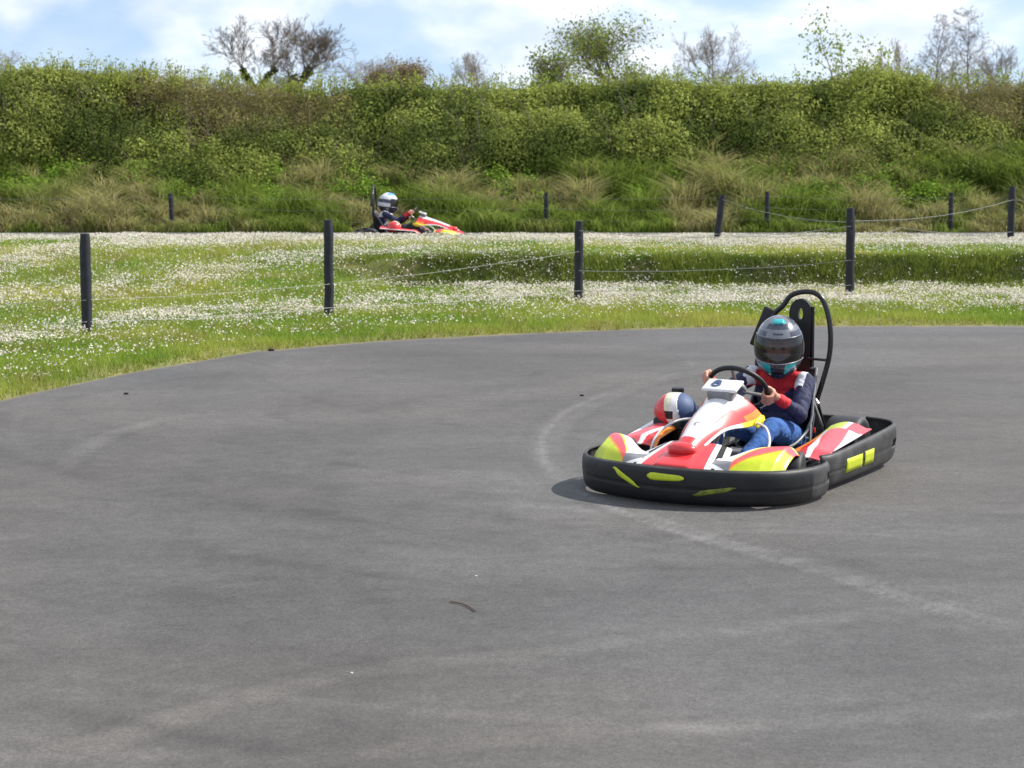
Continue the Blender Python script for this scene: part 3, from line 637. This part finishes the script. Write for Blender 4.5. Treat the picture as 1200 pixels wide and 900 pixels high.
    FF = sheet('steering_fairing', fair, 90, 90, P_('white', 'red', 'yellow', 'orange', 'grey'), fm, K, .010)
    mb = MB(); mb.ball((.895, 0, .275), (.055, .085, .038), 0, 10); mb.build('fairing_tip', P_('red'), FF, smooth=True)
    for s in (1, -1):   # side tails of the fairing
        mb = MB(); mb.ball((.25, .190 * s, .350), (.075, .012, .030), 0, 10, rot=Matrix.Rotation(R(12), 3, 'Y')); mb.build('fairing_tail', P_('yellow'), FF, smooth=True)
        mb = MB(); mb.tube(spline([(.30, .19 * s, .35), (.36, .27 * s, .335), (.46, .33 * s, .28), (.54, .34 * s, .20), (.56, .33 * s, .12)], 5), .007, 8); mb.build('fairing_arch', P_('white'), FF, smooth=True)
    rot = Matrix.Rotation(R(-22), 3, 'Y')
    mb = MB(); mb.box((.345, 0, .505), (.10, .15, .075), Matrix.Rotation(R(20), 3, 'Y'), 0, .018); mb.build('number_box', P_('grey'), FF, smooth=True)
    mb = MB(); mb.box((.335, 0, .550), (.13, .21, .02), Matrix.Rotation(R(20), 3, 'Y'), 0, .008); NP = mb.build('number_plate', P_('white'), FF, smooth=True)
    mb = MB(); mb.lathe([(.014, -.003), (.028, -.003), (.028, .003), (.014, .003)], (.345, -.035, .559), (-.34, 0, -.94) if False else (.34, 0, .94), 16); mb.lathe([(.011, -.003), (.023, -.003), (.023, .003), (.011, .003)], (.318, -.035, .567), (.34, 0, .94), 16); mb.build('plate_mark', P_('navyp'), NP)
    # chassis
    mb = MB()
    for s in (1, -1):
        mb.tube(spline([(.98, .18 * s, .09), (.75, .26 * s, .07), (.40, .30 * s, .065), (0, .33 * s, .065), (-.40, .30 * s, .065), (-.74, .28 * s, .10)], 6), .016, 8)
        mb.tube([(.15, .32 * s, .07), (.15, .56 * s, .10), (-.50, .58 * s, .12), (-.50, .33 * s, .07)], .011, 8)
    for x_, w in ((.95, .2), (.55, .36), (.1, .32), (-.3, .31), (-.55, .3), (-.74, .28)): mb.tube([(x_, -w, .07), (x_, w, .07)], .014, 8)
    mb.build('chassis_frame', P_('tube'), K, smooth=True)
    mb = MB(); mb.box((.42, 0, .05), (.95, .50, .006), mi=0); mb.build('floor_pan', P_('grey'), K)
    # wheels
    for x_, y_, r, w in ((.55, .50, .125, .115), (.55, -.50, .125, .115), (-.52, .44, .150, .20), (-.52, -.44, .150, .20)):
        W = empty('wheel', (x_, y_, r), R(12) if x_ > 0 else 0, K); h_ = w / 2; mb = MB()
        mb.lathe([(r * .55, -h_ * .86), (r * .8, -h_), (r * .93, -h_ * .96), (r * .99, -h_ * .8), (r, -h_ * .5), (r, h_ * .5), (r * .99, h_ * .8), (r * .93, h_ * .96), (r * .8, h_), (r * .55, h_ * .86)], (0, 0, 0), n=36); mb.build('tyre', P_('rubber'), W, smooth=True)
        mb = MB(); mb.lathe([(.001, -h_ * .3), (r * .3, -h_ * .3), (r * .5, -h_ * .85), (r * .58, -h_ * .9), (r * .58, h_ * .9), (r * .5, h_ * .85), (r * .3, h_ * .35), (.001, h_ * .35)], (0, 0, 0), n=24); mb.build('rim', P_('steel'), W, smooth=True)
    mb = MB(); mb.tube([(-.52, -.36, .14), (-.52, .36, .14)], .017, 10); mb.lathe([(.02, -.01), (.085, -.01), (.085, .01), (.02, .01)], (-.52, -.22, .14)); mb.build('rear_axle', P_('steel'), K, smooth=True)
    # seat
    sy = .085
    prof = spline([(-.06, 0, .115), (-.18, 0, .085), (-.32, 0, .085), (-.43, 0, .15), (-.50, 0, .29), (-.55, 0, .46), (-.57, 0, .56)], 6); ev = arc(prof)
    def seat(u, v):
        p, _ = ev(v); a = (u - .5) * 2; w = float(np.interp(v, [0, .3, .6, 1], [.155, .18, .20, .155])); rise = float(np.interp(v, [0, .25, .5, .75, 1], [.05, .13, .17, .14, .05])) * abs(a) ** 2.6
        q = arc_t(v); return Vector((p.x + q[0] * rise, sy + a * w, p.z + q[1] * rise))
    def arc_t(v):
        a, _ = ev(max(0, v - .02)); b, _ = ev(min(1, v + .02)); t = (b - a).normalized(); return (t.z, -t.x)
    S = sheet('seat', seat, 24, 30, P_('black'), None, K, .01)
    rim = MB(); rim.tube([seat(1, k / 16) + Vector((0, .004, 0)) for k in range(17)] + [seat(1 - k / 8, 1) for k in range(1, 8)] + [seat(0, 1 - k / 16) - Vector((0, .004, 0)) for k in range(17)], .009, 8); rim.build('seat_edge', P_('grey'), S, smooth=True)  # grey edging puts a highlight into the colour along the black seat
    # roll hoop and head rest
    hx = lambda z: -.50 - .06 * (z - .3)
    HP = [(.235, .14), (.25, .35), (.285, .49), (.318, .63), (.325, .75), (.308, .87), (.268, .97), (.21, 1.012), (.13, 1.012), (.065, .985), (.02, .925), (-.035, .87), (-.10, .74), (-.125, .60), (-.11, .45), (-.07, .33), (-.06, .14)]
    mb = MB(); mb.tube(spline([(hx(z), y, z) for y, z in HP], 6), .0155, 10); mb.tube([(hx(.62), .318, .62), (hx(.62), .19, .625)], .008, 8)
    for yy in (.25, -.06): mb.tube([(-.5, yy, .40), (-.72, yy, .12)], .012, 8); mb.tube([(-.5, yy, .38), (-.28, yy * 1.0 + (.04 if yy > 0 else -.04), .10)], .011, 8)
    H = mb.build('roll_hoop', P_('tube'), K, smooth=True)
    def rest(u, v):   # round topped plate pierced by an upright slot
        a = u * 2 * math.pi; c = Vector((-.55, .132, .885)); iy, iz = math.cos(a) * .016, math.sin(a) * .034
        if math.sin(a) >= 0: oy, oz = math.cos(a) * .070, math.sin(a) * .088
        else:
            tb = math.tan(max(-1.5, min(1.5, 0))) ; sc = min(.070 / max(1e-6, abs(math.cos(a))), .40 / max(1e-6, abs(math.sin(a)))); oy, oz = math.cos(a) * sc, math.sin(a) * sc; oy *= 1 - .1 * min(1, -oz / .4)
        return c + Vector((-.0, iy + (oy - iy) * v, iz + (oz - iz) * v))
    HR = sheet('head_rest', rest, 96, 4, P_('black'), None, K, .03, smooth=False)
    mb = MB(); mb.tube([(-.55, .205, .93), (-.55, .208, .45)], .010, 8, 0); mb.build('head_rest_post', P_('tube'), HR, smooth=True)
    mb = MB(); mb.box((-.545, -.10, .79), (.035, .085, .25), Matrix.Rotation(R(-22), 3, 'X'), 0, .01); mb.build('hoop_pad', P_('black'), H, smooth=True)
    mb = MB(); mb.tube([(-.46, .24, .43), (-.36, .27, .26), (-.30, .29, .09)], .009, 8); mb.tube([(-.44, .25, .40), (-.50, .33, .14)], .009, 8); mb.tube([(-.5, .22, .42), (-.48, .27, .36)], .016, 8); mb.build('seat_stay', P_('steel'), K, smooth=True)
    mb = MB(); mb.box((-.40, .275, .22), (.02, .022, .03), mi=0, bev=.004); mb.build('cap', P_('red'), K)
    # engine beside the seat
    e = Vector((-.13, -.475, -.02)); mb = MB(); mb.box(e + Vector((0, 0, .17)), (.26, .20, .18), mi=0, bev=.02)
    for k in range(7): mb.box(e + Vector((.0, .0, .20 + .018 * k - .05)), (.29, .22, .005), mi=0)
    EN = mb.build('engine', P_('black'), K, smooth=True)
    def cowl(u, v, c=e + Vector((.02, .0, .335))):
        th, ph = 2 * math.pi * u, R(-50) + R(140) * v; cp = math.cos(ph)
        return c + Vector((.12 * math.cos(th) * cp, .125 * math.sin(th) * cp, .115 * math.sin(ph) * (1 if ph > 0 else .9)))
    def cowm(a0, a1):
        return lambda u, v: not (a0 <= math.sin(2 * math.pi * u) * math.cos(R(-50) + R(140) * v) + .25 * math.sin(R(-50) + R(140) * v) - .1 < a1)
    sheet('recoil_cover', cowl, 120, 80, P_('red'), None, EN, .006, skip=cowm(-9, -.22))
    sheet('fuel_tank', cowl, 120, 80, P_('cream', 'white', 'black'), lambda u, v: 2 if (.25 < v < .42 and (u < .04 or u > .90)) else (1 if math.sin(2 * math.pi * u) > .12 else 0), EN, .006, skip=cowm(-.22, .42))
    sheet('air_filter', cowl, 120, 80, P_('navyp'), None, EN, .006, skip=cowm(.42, 9))
    mb = MB(); mb.lathe([(.001, -.015), (.035, -.015), (.038, 0), (.035, .015), (.001, .015)], e + Vector((-.01, .0, .458)), (0, 0, 1), 18); mb.build('fuel_cap', P_('black'), EN, smooth=True)
    mb = MB(); mb.box(e + Vector((.09, -.01, .265)), (.07, .19, .09), mi=0, bev=.02); mb.build('muffler_guard', P_('black'), EN, smooth=True)
    mb = MB(); mb.box((.02, 0.0, .10), (.20, .16, .10), mi=0, bev=.02); mb.build('petrol_tank', P_('grey'), K, smooth=True)
    # steering
    n_ = Vector((-.74, 0, .67)).normalized(); c_ = Vector((.115, .01, .515)); up_ = Vector((.67, 0, .74)).normalized(); rW = .168
    SW = empty('steering_wheel', c_, 0, K); mb = MB()
    mb.tube([(Vector((0, 1, 0)) * math.cos(a) + up_ * math.sin(a)) * rW for a in [2 * math.pi * k / 40 for k in range(40)]], .0145, 10, closed=True); mb.build('rim', P_('black'), SW, smooth=True)
    mb = MB()
    for a in (R(200), R(-20), R(90)): d = (Vector((0, 1, 0)) * math.cos(a) + up_ * math.sin(a)); mb.tube([d * .03 - n_ * .02, d * rW], .010, 8)
    mb.build('spoke', P_('steel'), SW, smooth=True)
    mb = MB(); mb.lathe([(.001, -.012), (.048, -.012), (.052, 0), (.045, .012), (.001, .012)], -n_ * .01, n_, 20); mb.build('hub', P_('grey'), SW, smooth=True)
    mb = MB(); mb.tube([c_ - n_ * .02, (.60, 0, .10)], .011, 8); mb.tube([(.5, -.06, .08), (.28, 0, .36), (.5, .06, .08)], .010, 8); mb.build('steering_column', P_('steel'), K, smooth=True)
    for s in (1, -1): mb = MB(); mb.tube([(.74, .13 * s, .08), (.72, .13 * s, .20), (.72, .19 * s, .20)], .009, 8); mb.box((.715, .155 * s, .20), (.012, .07, .05), mi=0, bev=.004); mb.build('pedal', P_('red'), K, smooth=True)
    return K

# ------------------------------------------------------------------ drivers
def make_person(loc, rz, label, pal):
    W = empty('tmp'); bpy.data.objects.remove(W)
    prim = []   # (a, b, ra, rb, label)
    def cap(a, b, ra, rb, l): prim.append((np.array(a, float), np.array(b, float), ra, rb, l))
    sy = .085
    # torso
    cap((-.36, sy - .07, .17), (-.36, sy + .07, .17), .085, .085, 'jeans')
    cap((-.39, sy - .045, .27), (-.39, sy + .045, .27), .09, .09, 'suit'); cap((-.40, sy - .06, .36), (-.40, sy + .06, .36), .092, .092, 'suit')
    cap((-.39, sy - .075, .44), (-.39, sy + .075, .43), .09, .09, 'suit'); cap((-.36, sy - .10, .51), (-.36, sy + .10, .495), .068, .068, 'suit')
    cap((-.35, sy, .50), (-.29, sy, .63), .07, .055, 'collar')
    # head (inside the helmet)
    yaw, pit = R(18), R(8); Hc = Vector((-.285, sy + .012, .715)); HM = Matrix.Rotation(yaw, 3, 'Z') @ Matrix.Rotation(pit, 3, 'Y')
    hf = lambda x, y, z: np.array(Hc + HM @ Vector((x, y, z)))
    cap(hf(-.01, 0, .03), hf(.005, 0, -.03), .082, .074, 'skin'); cap(hf(.03, 0, -.05), hf(.045, 0, -.075), .045, .033, 'skin')
    cap(hf(.083, 0, .01), hf(.094, 0, -.018), .010, .013, 'skin'); cap(hf(.062, -.035, -.02), hf(.062, .035, -.02), .028, .028, 'skin')
    cap(hf(.075, -.04, .025), hf(.083, 0, .027), .010, .010, 'skin'); cap(hf(.083, 0, .027), hf(.075, .04, .025), .010, .010, 'skin')
    for s in (1, -1): cap(hf(.076, .030 * s, .008), hf(.077, .030 * s, .008), .0105, .0105, 'eye'); cap(hf(-.005, .08 * s, 0), hf(-.01, .08 * s, -.02), .014, .01, 'skin')
    cap(hf(.082, -.016, -.045), hf(.082, .016, -.045), .009, .009, 'lips')
    # steering-wheel frame
    n_ = Vector((-.74, 0, .67)).normalized(); c_ = Vector((.115, .01, .515)); up_ = Vector((.67, 0, .74)).normalized(); rW = .168
    def arm(side, ang, sh, elb):
        o_ = (Vector((0, 1, 0)) * math.cos(ang) + up_ * math.sin(ang)); t_ = (-Vector((0, 1, 0)) * math.sin(ang) + up_ * math.cos(ang)); p = c_ + o_ * rW
        sgn = 1 if side > 0 else -1
        f = -n_
        pos = lambda ph, rr, k: p + (o_ * math.cos(ph) + f * math.sin(ph)) * rr + t_ * k
        palm = pos(R(-35), .042, 0)
        cap(pos(R(-25), .036, -.026), pos(R(-25), .036, .026), .015, .016, 'skin'); cap(pos(R(-60), .04, -.018), pos(R(-60), .04, .02), .016, .016, 'skin')
        for i, k in enumerate((-.034, -.0125, .0095, .031)):
            L = (.8, 1, 1.05, .93)[i]; chain = [pos(R(q * L if q > 0 else q), .0285, k) for q in (-15, 35, 85, 135, 185)]; rr = [.0105, .0100, .0095, .0088, .0078]
            for a, b, r0, r1 in zip(chain[:-1], chain[1:], rr[:-1], rr[1:]): cap(a, b, r0, r1, 'skin')
        th = [pos(R(-62), .040, .022), pos(R(-95), .034, .040), pos(R(-130), .029, .050), pos(R(-165), .028, .050)]
        for a, b, r0, r1 in zip(th[:-1], th[1:], (.0125, .0115, .0105), (.0115, .0105, .009)): cap(a, b, r0, r1, 'skin')
        elb = Vector(elb); wr = palm + (elb - palm).normalized() * .05
        cap(palm, wr, .020, .023, 'skin'); cf = wr + (elb - wr) * .34
        cap(wr, cf, .031, .036, 'cuff'); cap(cf, elb, .036, .045, 'suit'); cap(elb, Vector(elb).lerp(Vector(sh), .5), .045, .052, 'suit'); cap(Vector(elb).lerp(Vector(sh), .5), sh, .052, .060, 'suit')
    arm(-1, R(160), (-.31, sy - .165, .535), (-.10, -.20, .415)); arm(1, R(-22), (-.31, sy + .165, .51), (-.13, .285, .345))
    # legs
    for s, kn, ft in ((1, (.115, .215, .305), (.50, .16, .13)), (-1, (.13, -.05, .315), (.50, -.10, .13))):
        hip = np.array([-.33, sy + .08 * s, .175]); kn = np.array(kn); ft = np.array(ft)
        mid = hip * .5 + kn * .5; cap(hip, mid, .082, .075, 'jeans'); cap(mid, kn, .075, .060, 'jeans'); cal = kn * .6 + ft * .4; cap(kn, cal, .058, .052, 'jeans'); cap(cal, ft, .052, .038, 'jeans')
        cap(ft + np.array([0, 0, -.01]), ft + np.array([.03, 0, -.04]), .036, .038, 'shoe'); cap(ft + np.array([.02, 0, -.045]), ft + np.array([.13, 0, -.0]), .036, .030, 'shoe')
    vs = []; fs = []
    bmS = bmesh.new(); bmesh.ops.create_icosphere(bmS, subdivisions=3, radius=1); sph = [v.co.copy() for v in bmS.verts]; bmS.free()
    for a, b, ra, rb, l in prim:
        bm = bmesh.new(); A_ = Vector(a); B_ = Vector(b)
        for p in sph: bm.verts.new(A_ + p * ra)
        if (A_ - B_).length > 1e-4:
            for p in sph: bm.verts.new(B_ + p * rb)
        r_ = bmesh.ops.convex_hull(bm, input=bm.verts); bmesh.ops.delete(bm, geom=list({g_ for g_ in r_['geom_interior'] + r_['geom_unused'] if isinstance(g_, bmesh.types.BMVert)}), context='VERTS')
        bm.verts.index_update(); o0 = len(vs); vs += [v.co.copy() for v in bm.verts]; fs += [tuple(o0 + v.index for v in f.verts) for f in bm.faces]; bm.free()
    root = empty('person', loc, rz); tag(root, label, 'person')
    tmp = py_mesh('body_raw', vs, fs, M['suit']); rm = tmp.modifiers.new('r', 'REMESH'); rm.mode = 'VOXEL'; rm.voxel_size = .0052; sm = tmp.modifiers.new('s', 'SMOOTH'); sm.factor = .5; sm.iterations = 3
    dg = bpy.context.evaluated_depsgraph_get(); me = bpy.data.meshes.new_from_object(tmp.evaluated_get(dg)); bpy.data.objects.remove(tmp)
    labs = ['suit', 'jeans', 'redc', 'whitec', 'skin', 'eye', 'lips', 'shoe']; me.materials.clear()
    for l in labs: me.materials.append(M['shoe' if (pal == 'b' and l == 'jeans') else l])
    nv = len(me.vertices); co = np.empty(nv * 3, np.float32); me.vertices.foreach_get('co', co); co = co.reshape(-1, 3).astype(float); no = np.empty(nv * 3, np.float32); me.vertices.foreach_get('normal', no); no = no.reshape(-1, 3)
    best = np.full(nv, 1e9); lab = np.zeros(nv, int); names = ['suit', 'jeans', 'cuff', 'collar', 'skin', 'eye', 'lips', 'shoe']
    for a, b, ra, rb, l in prim:
        ab = b - a; L2 = ab @ ab; t = np.clip(((co - a) @ ab) / L2, 0, 1) if L2 > 1e-9 else np.zeros(nv); d = np.linalg.norm(co - a - t[:, None] * ab, axis=1) - (ra + (rb - ra) * t); bt = d < best; best[bt] = d[bt]; lab[bt] = names.index(l)
    mi = np.choose(lab, [0, 1, 2, 2, 4, 5, 6, 7])
    # jacket yoke: red from collar over the shoulders with white flashes, red chest panel
    yrel = co[:, 1] - sy; suit = (lab == 0)
    sh_ = suit & (co[:, 2] > .475) & (np.abs(yrel) < .15) & (co[:, 0] < -.2); mi[sh_] = 2
    wh = suit & (co[:, 2] > .485) & (np.abs(yrel) >= .125) & (np.abs(yrel) < .185) & (co[:, 0] < -.22); mi[wh] = 3
    ch = suit & (co[:, 2] > .40 + np.abs(yrel) * .8) & (np.abs(yrel) < .09) & (co[:, 0] > -.36); mi[ch] = 2
    st = suit & (np.abs(co[:, 2] - (.40 - .5 * np.abs(yrel))) < .008) & (co[:, 0] > -.34) & (np.abs(yrel) < .12); mi[st] = 3
    wr = (fbm(co[:, 0], co[:, 1], co[:, 2], 17, 3) - .5) * .026 + (np.abs(noise(co[:, 0] * 1.6, co[:, 1], co[:, 2], 34) - .5) - .25) * .006; cl = np.isin(lab, [0, 1, 2]); co[cl] += no[cl] * wr[cl][:, None]
    me.vertices.foreach_set('co', co.astype(np.float32).ravel())
    for p in me.polygons: p.use_smooth = True; p.material_index = int(mi[p.vertices[0]])
    me.update(); body = link('body', me, root)
    # helmet
    HE = empty('helmet', Hc, 0, root); HE.rotation_euler = HM.to_euler(); HE.scale = (1, 1, 1.07)
    def hr(th, ph, k=1.):
        c, s = math.cos(ph), math.sin(ph); fx_ = math.cos(th) * c; a_ = .158 + (.012 if fx_ > 0 else .02) * abs(fx_)
        p = Vector((a_ * math.cos(th) * c, .142 * math.sin(th) * c, (.168 if s > 0 else .175) * s))
        if s < 0 and fx_ > 0: f_ = max(0, math.cos(th)) ** 2 * min(1, -s * 2.2); p.x += .035 * f_; p.y *= 1 - .06 * f_
        return p * k
    n1, n2 = 150, 110; ph0 = R(-63)
    angs = lambda u, v: (-math.pi + 2 * math.pi * u, ph0 + (R(90) - ph0) * v)
    def hm(u, v):
        th, ph = angs(u, v); a = abs(math.degrees(th)); e = math.degrees(ph)
        if pal == 'b': return 1 if (a > 60 and 0 < e < 20) else (3 if e > 50 and a < 120 else (0 if e > -20 else 1))
        if e < -16:
            if a < 19: return 1
            if a < 56 and -44 + (a - 19) * .6 < e < -20: return 2
            return 1 if e < -20 else 0
        if a > 76 and e < 20: return 0 if (-8 < e < 6 and a < 120) else 1
        if 20 < e < 27: return 0 if a < 22 else 1
        if e > 27:
            if a < 24 and 33 < e < 42: return 1 if (e < 37 and a < 15) else 0
            if a < 42 and 44 < e < 56: return 1
            if a < 34 and 58 < e < 70: return 2
            if 27 < e < 38 and 34 < a < 150: return 1
            if 60 < a < 100 and e > 50: return 1
        return 0
    sheet('shell', lambda u, v: hr(*angs(u, v)), n1, n2, [M['silver'] if pal != 'b' else M['whitec'], M['darkh'], M['teal'], M['blueh']], hm, HE, .006,
          skip=lambda u, v: abs(math.degrees(angs(u, v)[0])) < 74 and -15 < math.degrees(angs(u, v)[1]) < 23)
    va = lambda u, v: (R(-84) + R(168) * u, R(-18) + R(45) * v)
    sheet('visor', lambda u, v: hr(*va(u, v), 1.03), 40, 20, [M['visor']], None, HE, .0)
    mb = MB(); mb.tube([hr(*va(k / 40, 0), 1.03) for k in range(41)], .0035, 6); mb.tube([hr(*va(k / 40, 1), 1.03) for k in range(41)], .003, 6); mb.build('visor_rim', M['silver'], HE, smooth=True)
    mb = MB(); q = hr(0, R(62)); mb.box(q + Vector((0, 0, .004)), (.04, .06, .018), Matrix.Rotation(R(28), 3, 'Y'), 0, .007); mb.build('vent', M['teal' if pal != 'b' else 'blueh'], HE, smooth=True)
    mb = MB(); q = hr(0, R(-36)); mb.box(q + Vector((-.004, 0, 0)), (.02, .07, .03), Matrix.Rotation(R(30), 3, 'Y'), 0, .008); mb.build('chin_vent', M['black'], HE, smooth=True)
    return root
HEAD = R(-118)
kloc = (1.33, 11.6, .006)
make_kart(kloc, HEAD, 'red white and lime go-kart with black bumper cornering in the foreground', 'a')
make_person(kloc, HEAD, 'child driver in silver and teal helmet, navy jacket and jeans, steering the foreground kart', 'a')
k2 = (-1.72, 32.6, .013)
ka = make_kart(k2, R(-4), 'small distant go-kart with red side pod passing behind the grass island', 'b')
pb = make_person(k2, R(-4), 'distant driver in white and blue helmet seated in the far kart', 'b')
ka.scale = pb.scale = (.91, .91, .91)

# ------------------------------------------------------------------ litter on the track
def pebble(u, v, d, m, name, label, cat):
    p = gpt(u, v); mb = MB(); mb.ball((0, 0, d * .3), (d, d * .8, d * .5), 0, 6, pw=.8); o = mb.build(name, M[m], smooth=True); o.location = (p[0], p[1], .006); tag(o, label, cat)
pebble(148, 463, .018, 'clod', 'soil_clod', 'small dark clod of soil on the asphalt near the left verge', 'clod')
pebble(412, 791, .006, 'stone', 'pebble', 'tiny white pebble on the asphalt below the brown twig', 'pebble')
pebble(558, 677, .006, 'stone', 'pebble', 'tiny pale pebble on the asphalt just above the brown twig', 'pebble')
pebble(318, 412, .028, 'clod', 'soil_clod', 'brown clod of earth at the edge where turf meets asphalt', 'clod')
pebble(682, 465, .016, 'clod', 'pebble', 'dark pebble on the asphalt behind the kart nose', 'pebble')
tw = [gpt(u, v, .012) for u, v in ((527, 705), (540, 707), (550, 711), (557, 716))]
mb = MB(); mb.tube(spline([tuple(q) for q in tw], 3), .003, 6); o = mb.build('twig', M['litter'], smooth=True); tag(o, 'thin curved brown twig lying on the open asphalt', 'twig')

# ------------------------------------------------------------------ light, sky, camera
az, el = R(14), R(46)
sv = Vector((math.cos(az) * math.cos(el), math.sin(az) * math.cos(el), math.sin(el)))
sd = bpy.data.lights.new('sun', 'SUN'); sd.energy = 4.2; sd.angle = R(.6); sd.color = (1, .95, .87)
so = bpy.data.objects.new('sun', sd); col.objects.link(so); so.rotation_euler = sv.to_track_quat('Z', 'Y').to_euler(); so.location = sv * 50
w = bpy.data.worlds.new('World'); scene.world = w; w.use_nodes = True; n = w.node_tree.nodes; l = w.node_tree.links; bg = n['Background']
sky = n.new('ShaderNodeTexSky'); sky.sky_type = 'NISHITA'; sky.sun_disc = False; sky.sun_elevation = el; sky.sun_rotation = R(90) - az; sky.dust_density = .6; sky.ozone_density = 1.5
tc = n.new('ShaderNodeTexCoord')
add = n.new('ShaderNodeVectorMath'); add.operation = 'ADD'; add.inputs[1].default_value = (0, 0, .16); l.new(tc.outputs['Generated'], add.inputs[0])
nm = n.new('ShaderNodeVectorMath'); nm.operation = 'NORMALIZE'; l.new(add.outputs[0], nm.inputs[0]); l.new(nm.outputs[0], sky.inputs[0])
mp = n.new('ShaderNodeMapping'); mp.inputs['Scale'].default_value = (9, 9, 17); mp.inputs['Location'].default_value = (1.3, .4, .35); l.new(tc.outputs['Generated'], mp.inputs[0])
nz = n.new('ShaderNodeTexNoise'); nz.inputs['Scale'].default_value = 1.; nz.inputs['Detail'].default_value = 7; nz.inputs['Roughness'].default_value = .52; nz.inputs['Distortion'].default_value = .3; l.new(mp.outputs[0], nz.inputs['Vector'])
rp = n.new('ShaderNodeValToRGB'); rp.color_ramp.elements[0].color = (.28, .28, .28, 1); rp.color_ramp.elements[0].position = .42; rp.color_ramp.elements[1].position = .56; l.new(nz.outputs[0], rp.inputs[0])
nz2 = n.new('ShaderNodeTexNoise'); nz2.inputs['Scale'].default_value = 2.3; nz2.inputs['Detail'].default_value = 5; l.new(mp.outputs[0], nz2.inputs['Vector'])
rc = n.new('ShaderNodeValToRGB'); rc.color_ramp.elements[0].color = (4.7, 5.2, 6.1, 1); rc.color_ramp.elements[1].color = (6.9, 7.0, 7.25, 1); rc.color_ramp.elements[0].position = .35; rc.color_ramp.elements[1].position = .6; l.new(nz2.outputs[0], rc.inputs[0])
sc_ = n.new('ShaderNodeMath'); sc_.operation = 'MULTIPLY'; sc_.inputs[1].default_value = .85; l.new(rp.outputs[0], sc_.inputs[0])
mx = n.new('ShaderNodeMix'); mx.data_type = 'RGBA'; l.new(sc_.outputs[0], mx.inputs[0]); l.new(sky.outputs[0], mx.inputs[6]); l.new(rc.outputs[0], mx.inputs[7]); l.new(mx.outputs[2], bg.inputs[0]); bg.inputs[1].default_value = .125
cd = bpy.data.cameras.new('camera'); cam = bpy.data.objects.new('camera', cd); col.objects.link(cam); scene.camera = cam
cam.location = (0, 0, CH); cam.rotation_euler = (R(90) - PT, 0, 0); cd.sensor_width = 36; cd.lens = 36 * FPX / 1200; cd.clip_end = 2000; cd.clip_start = .1
cd.dof.use_dof = True; cd.dof.focus_distance = 11.4; cd.dof.aperture_fstop = 6.3
vs_ = scene.view_settings; vs_.view_transform = 'Standard'; vs_.look = 'None'; vs_.gamma = 1; vs_.use_curve_mapping = False; vs_.exposure = .55
scene.render.engine = 'CYCLES'
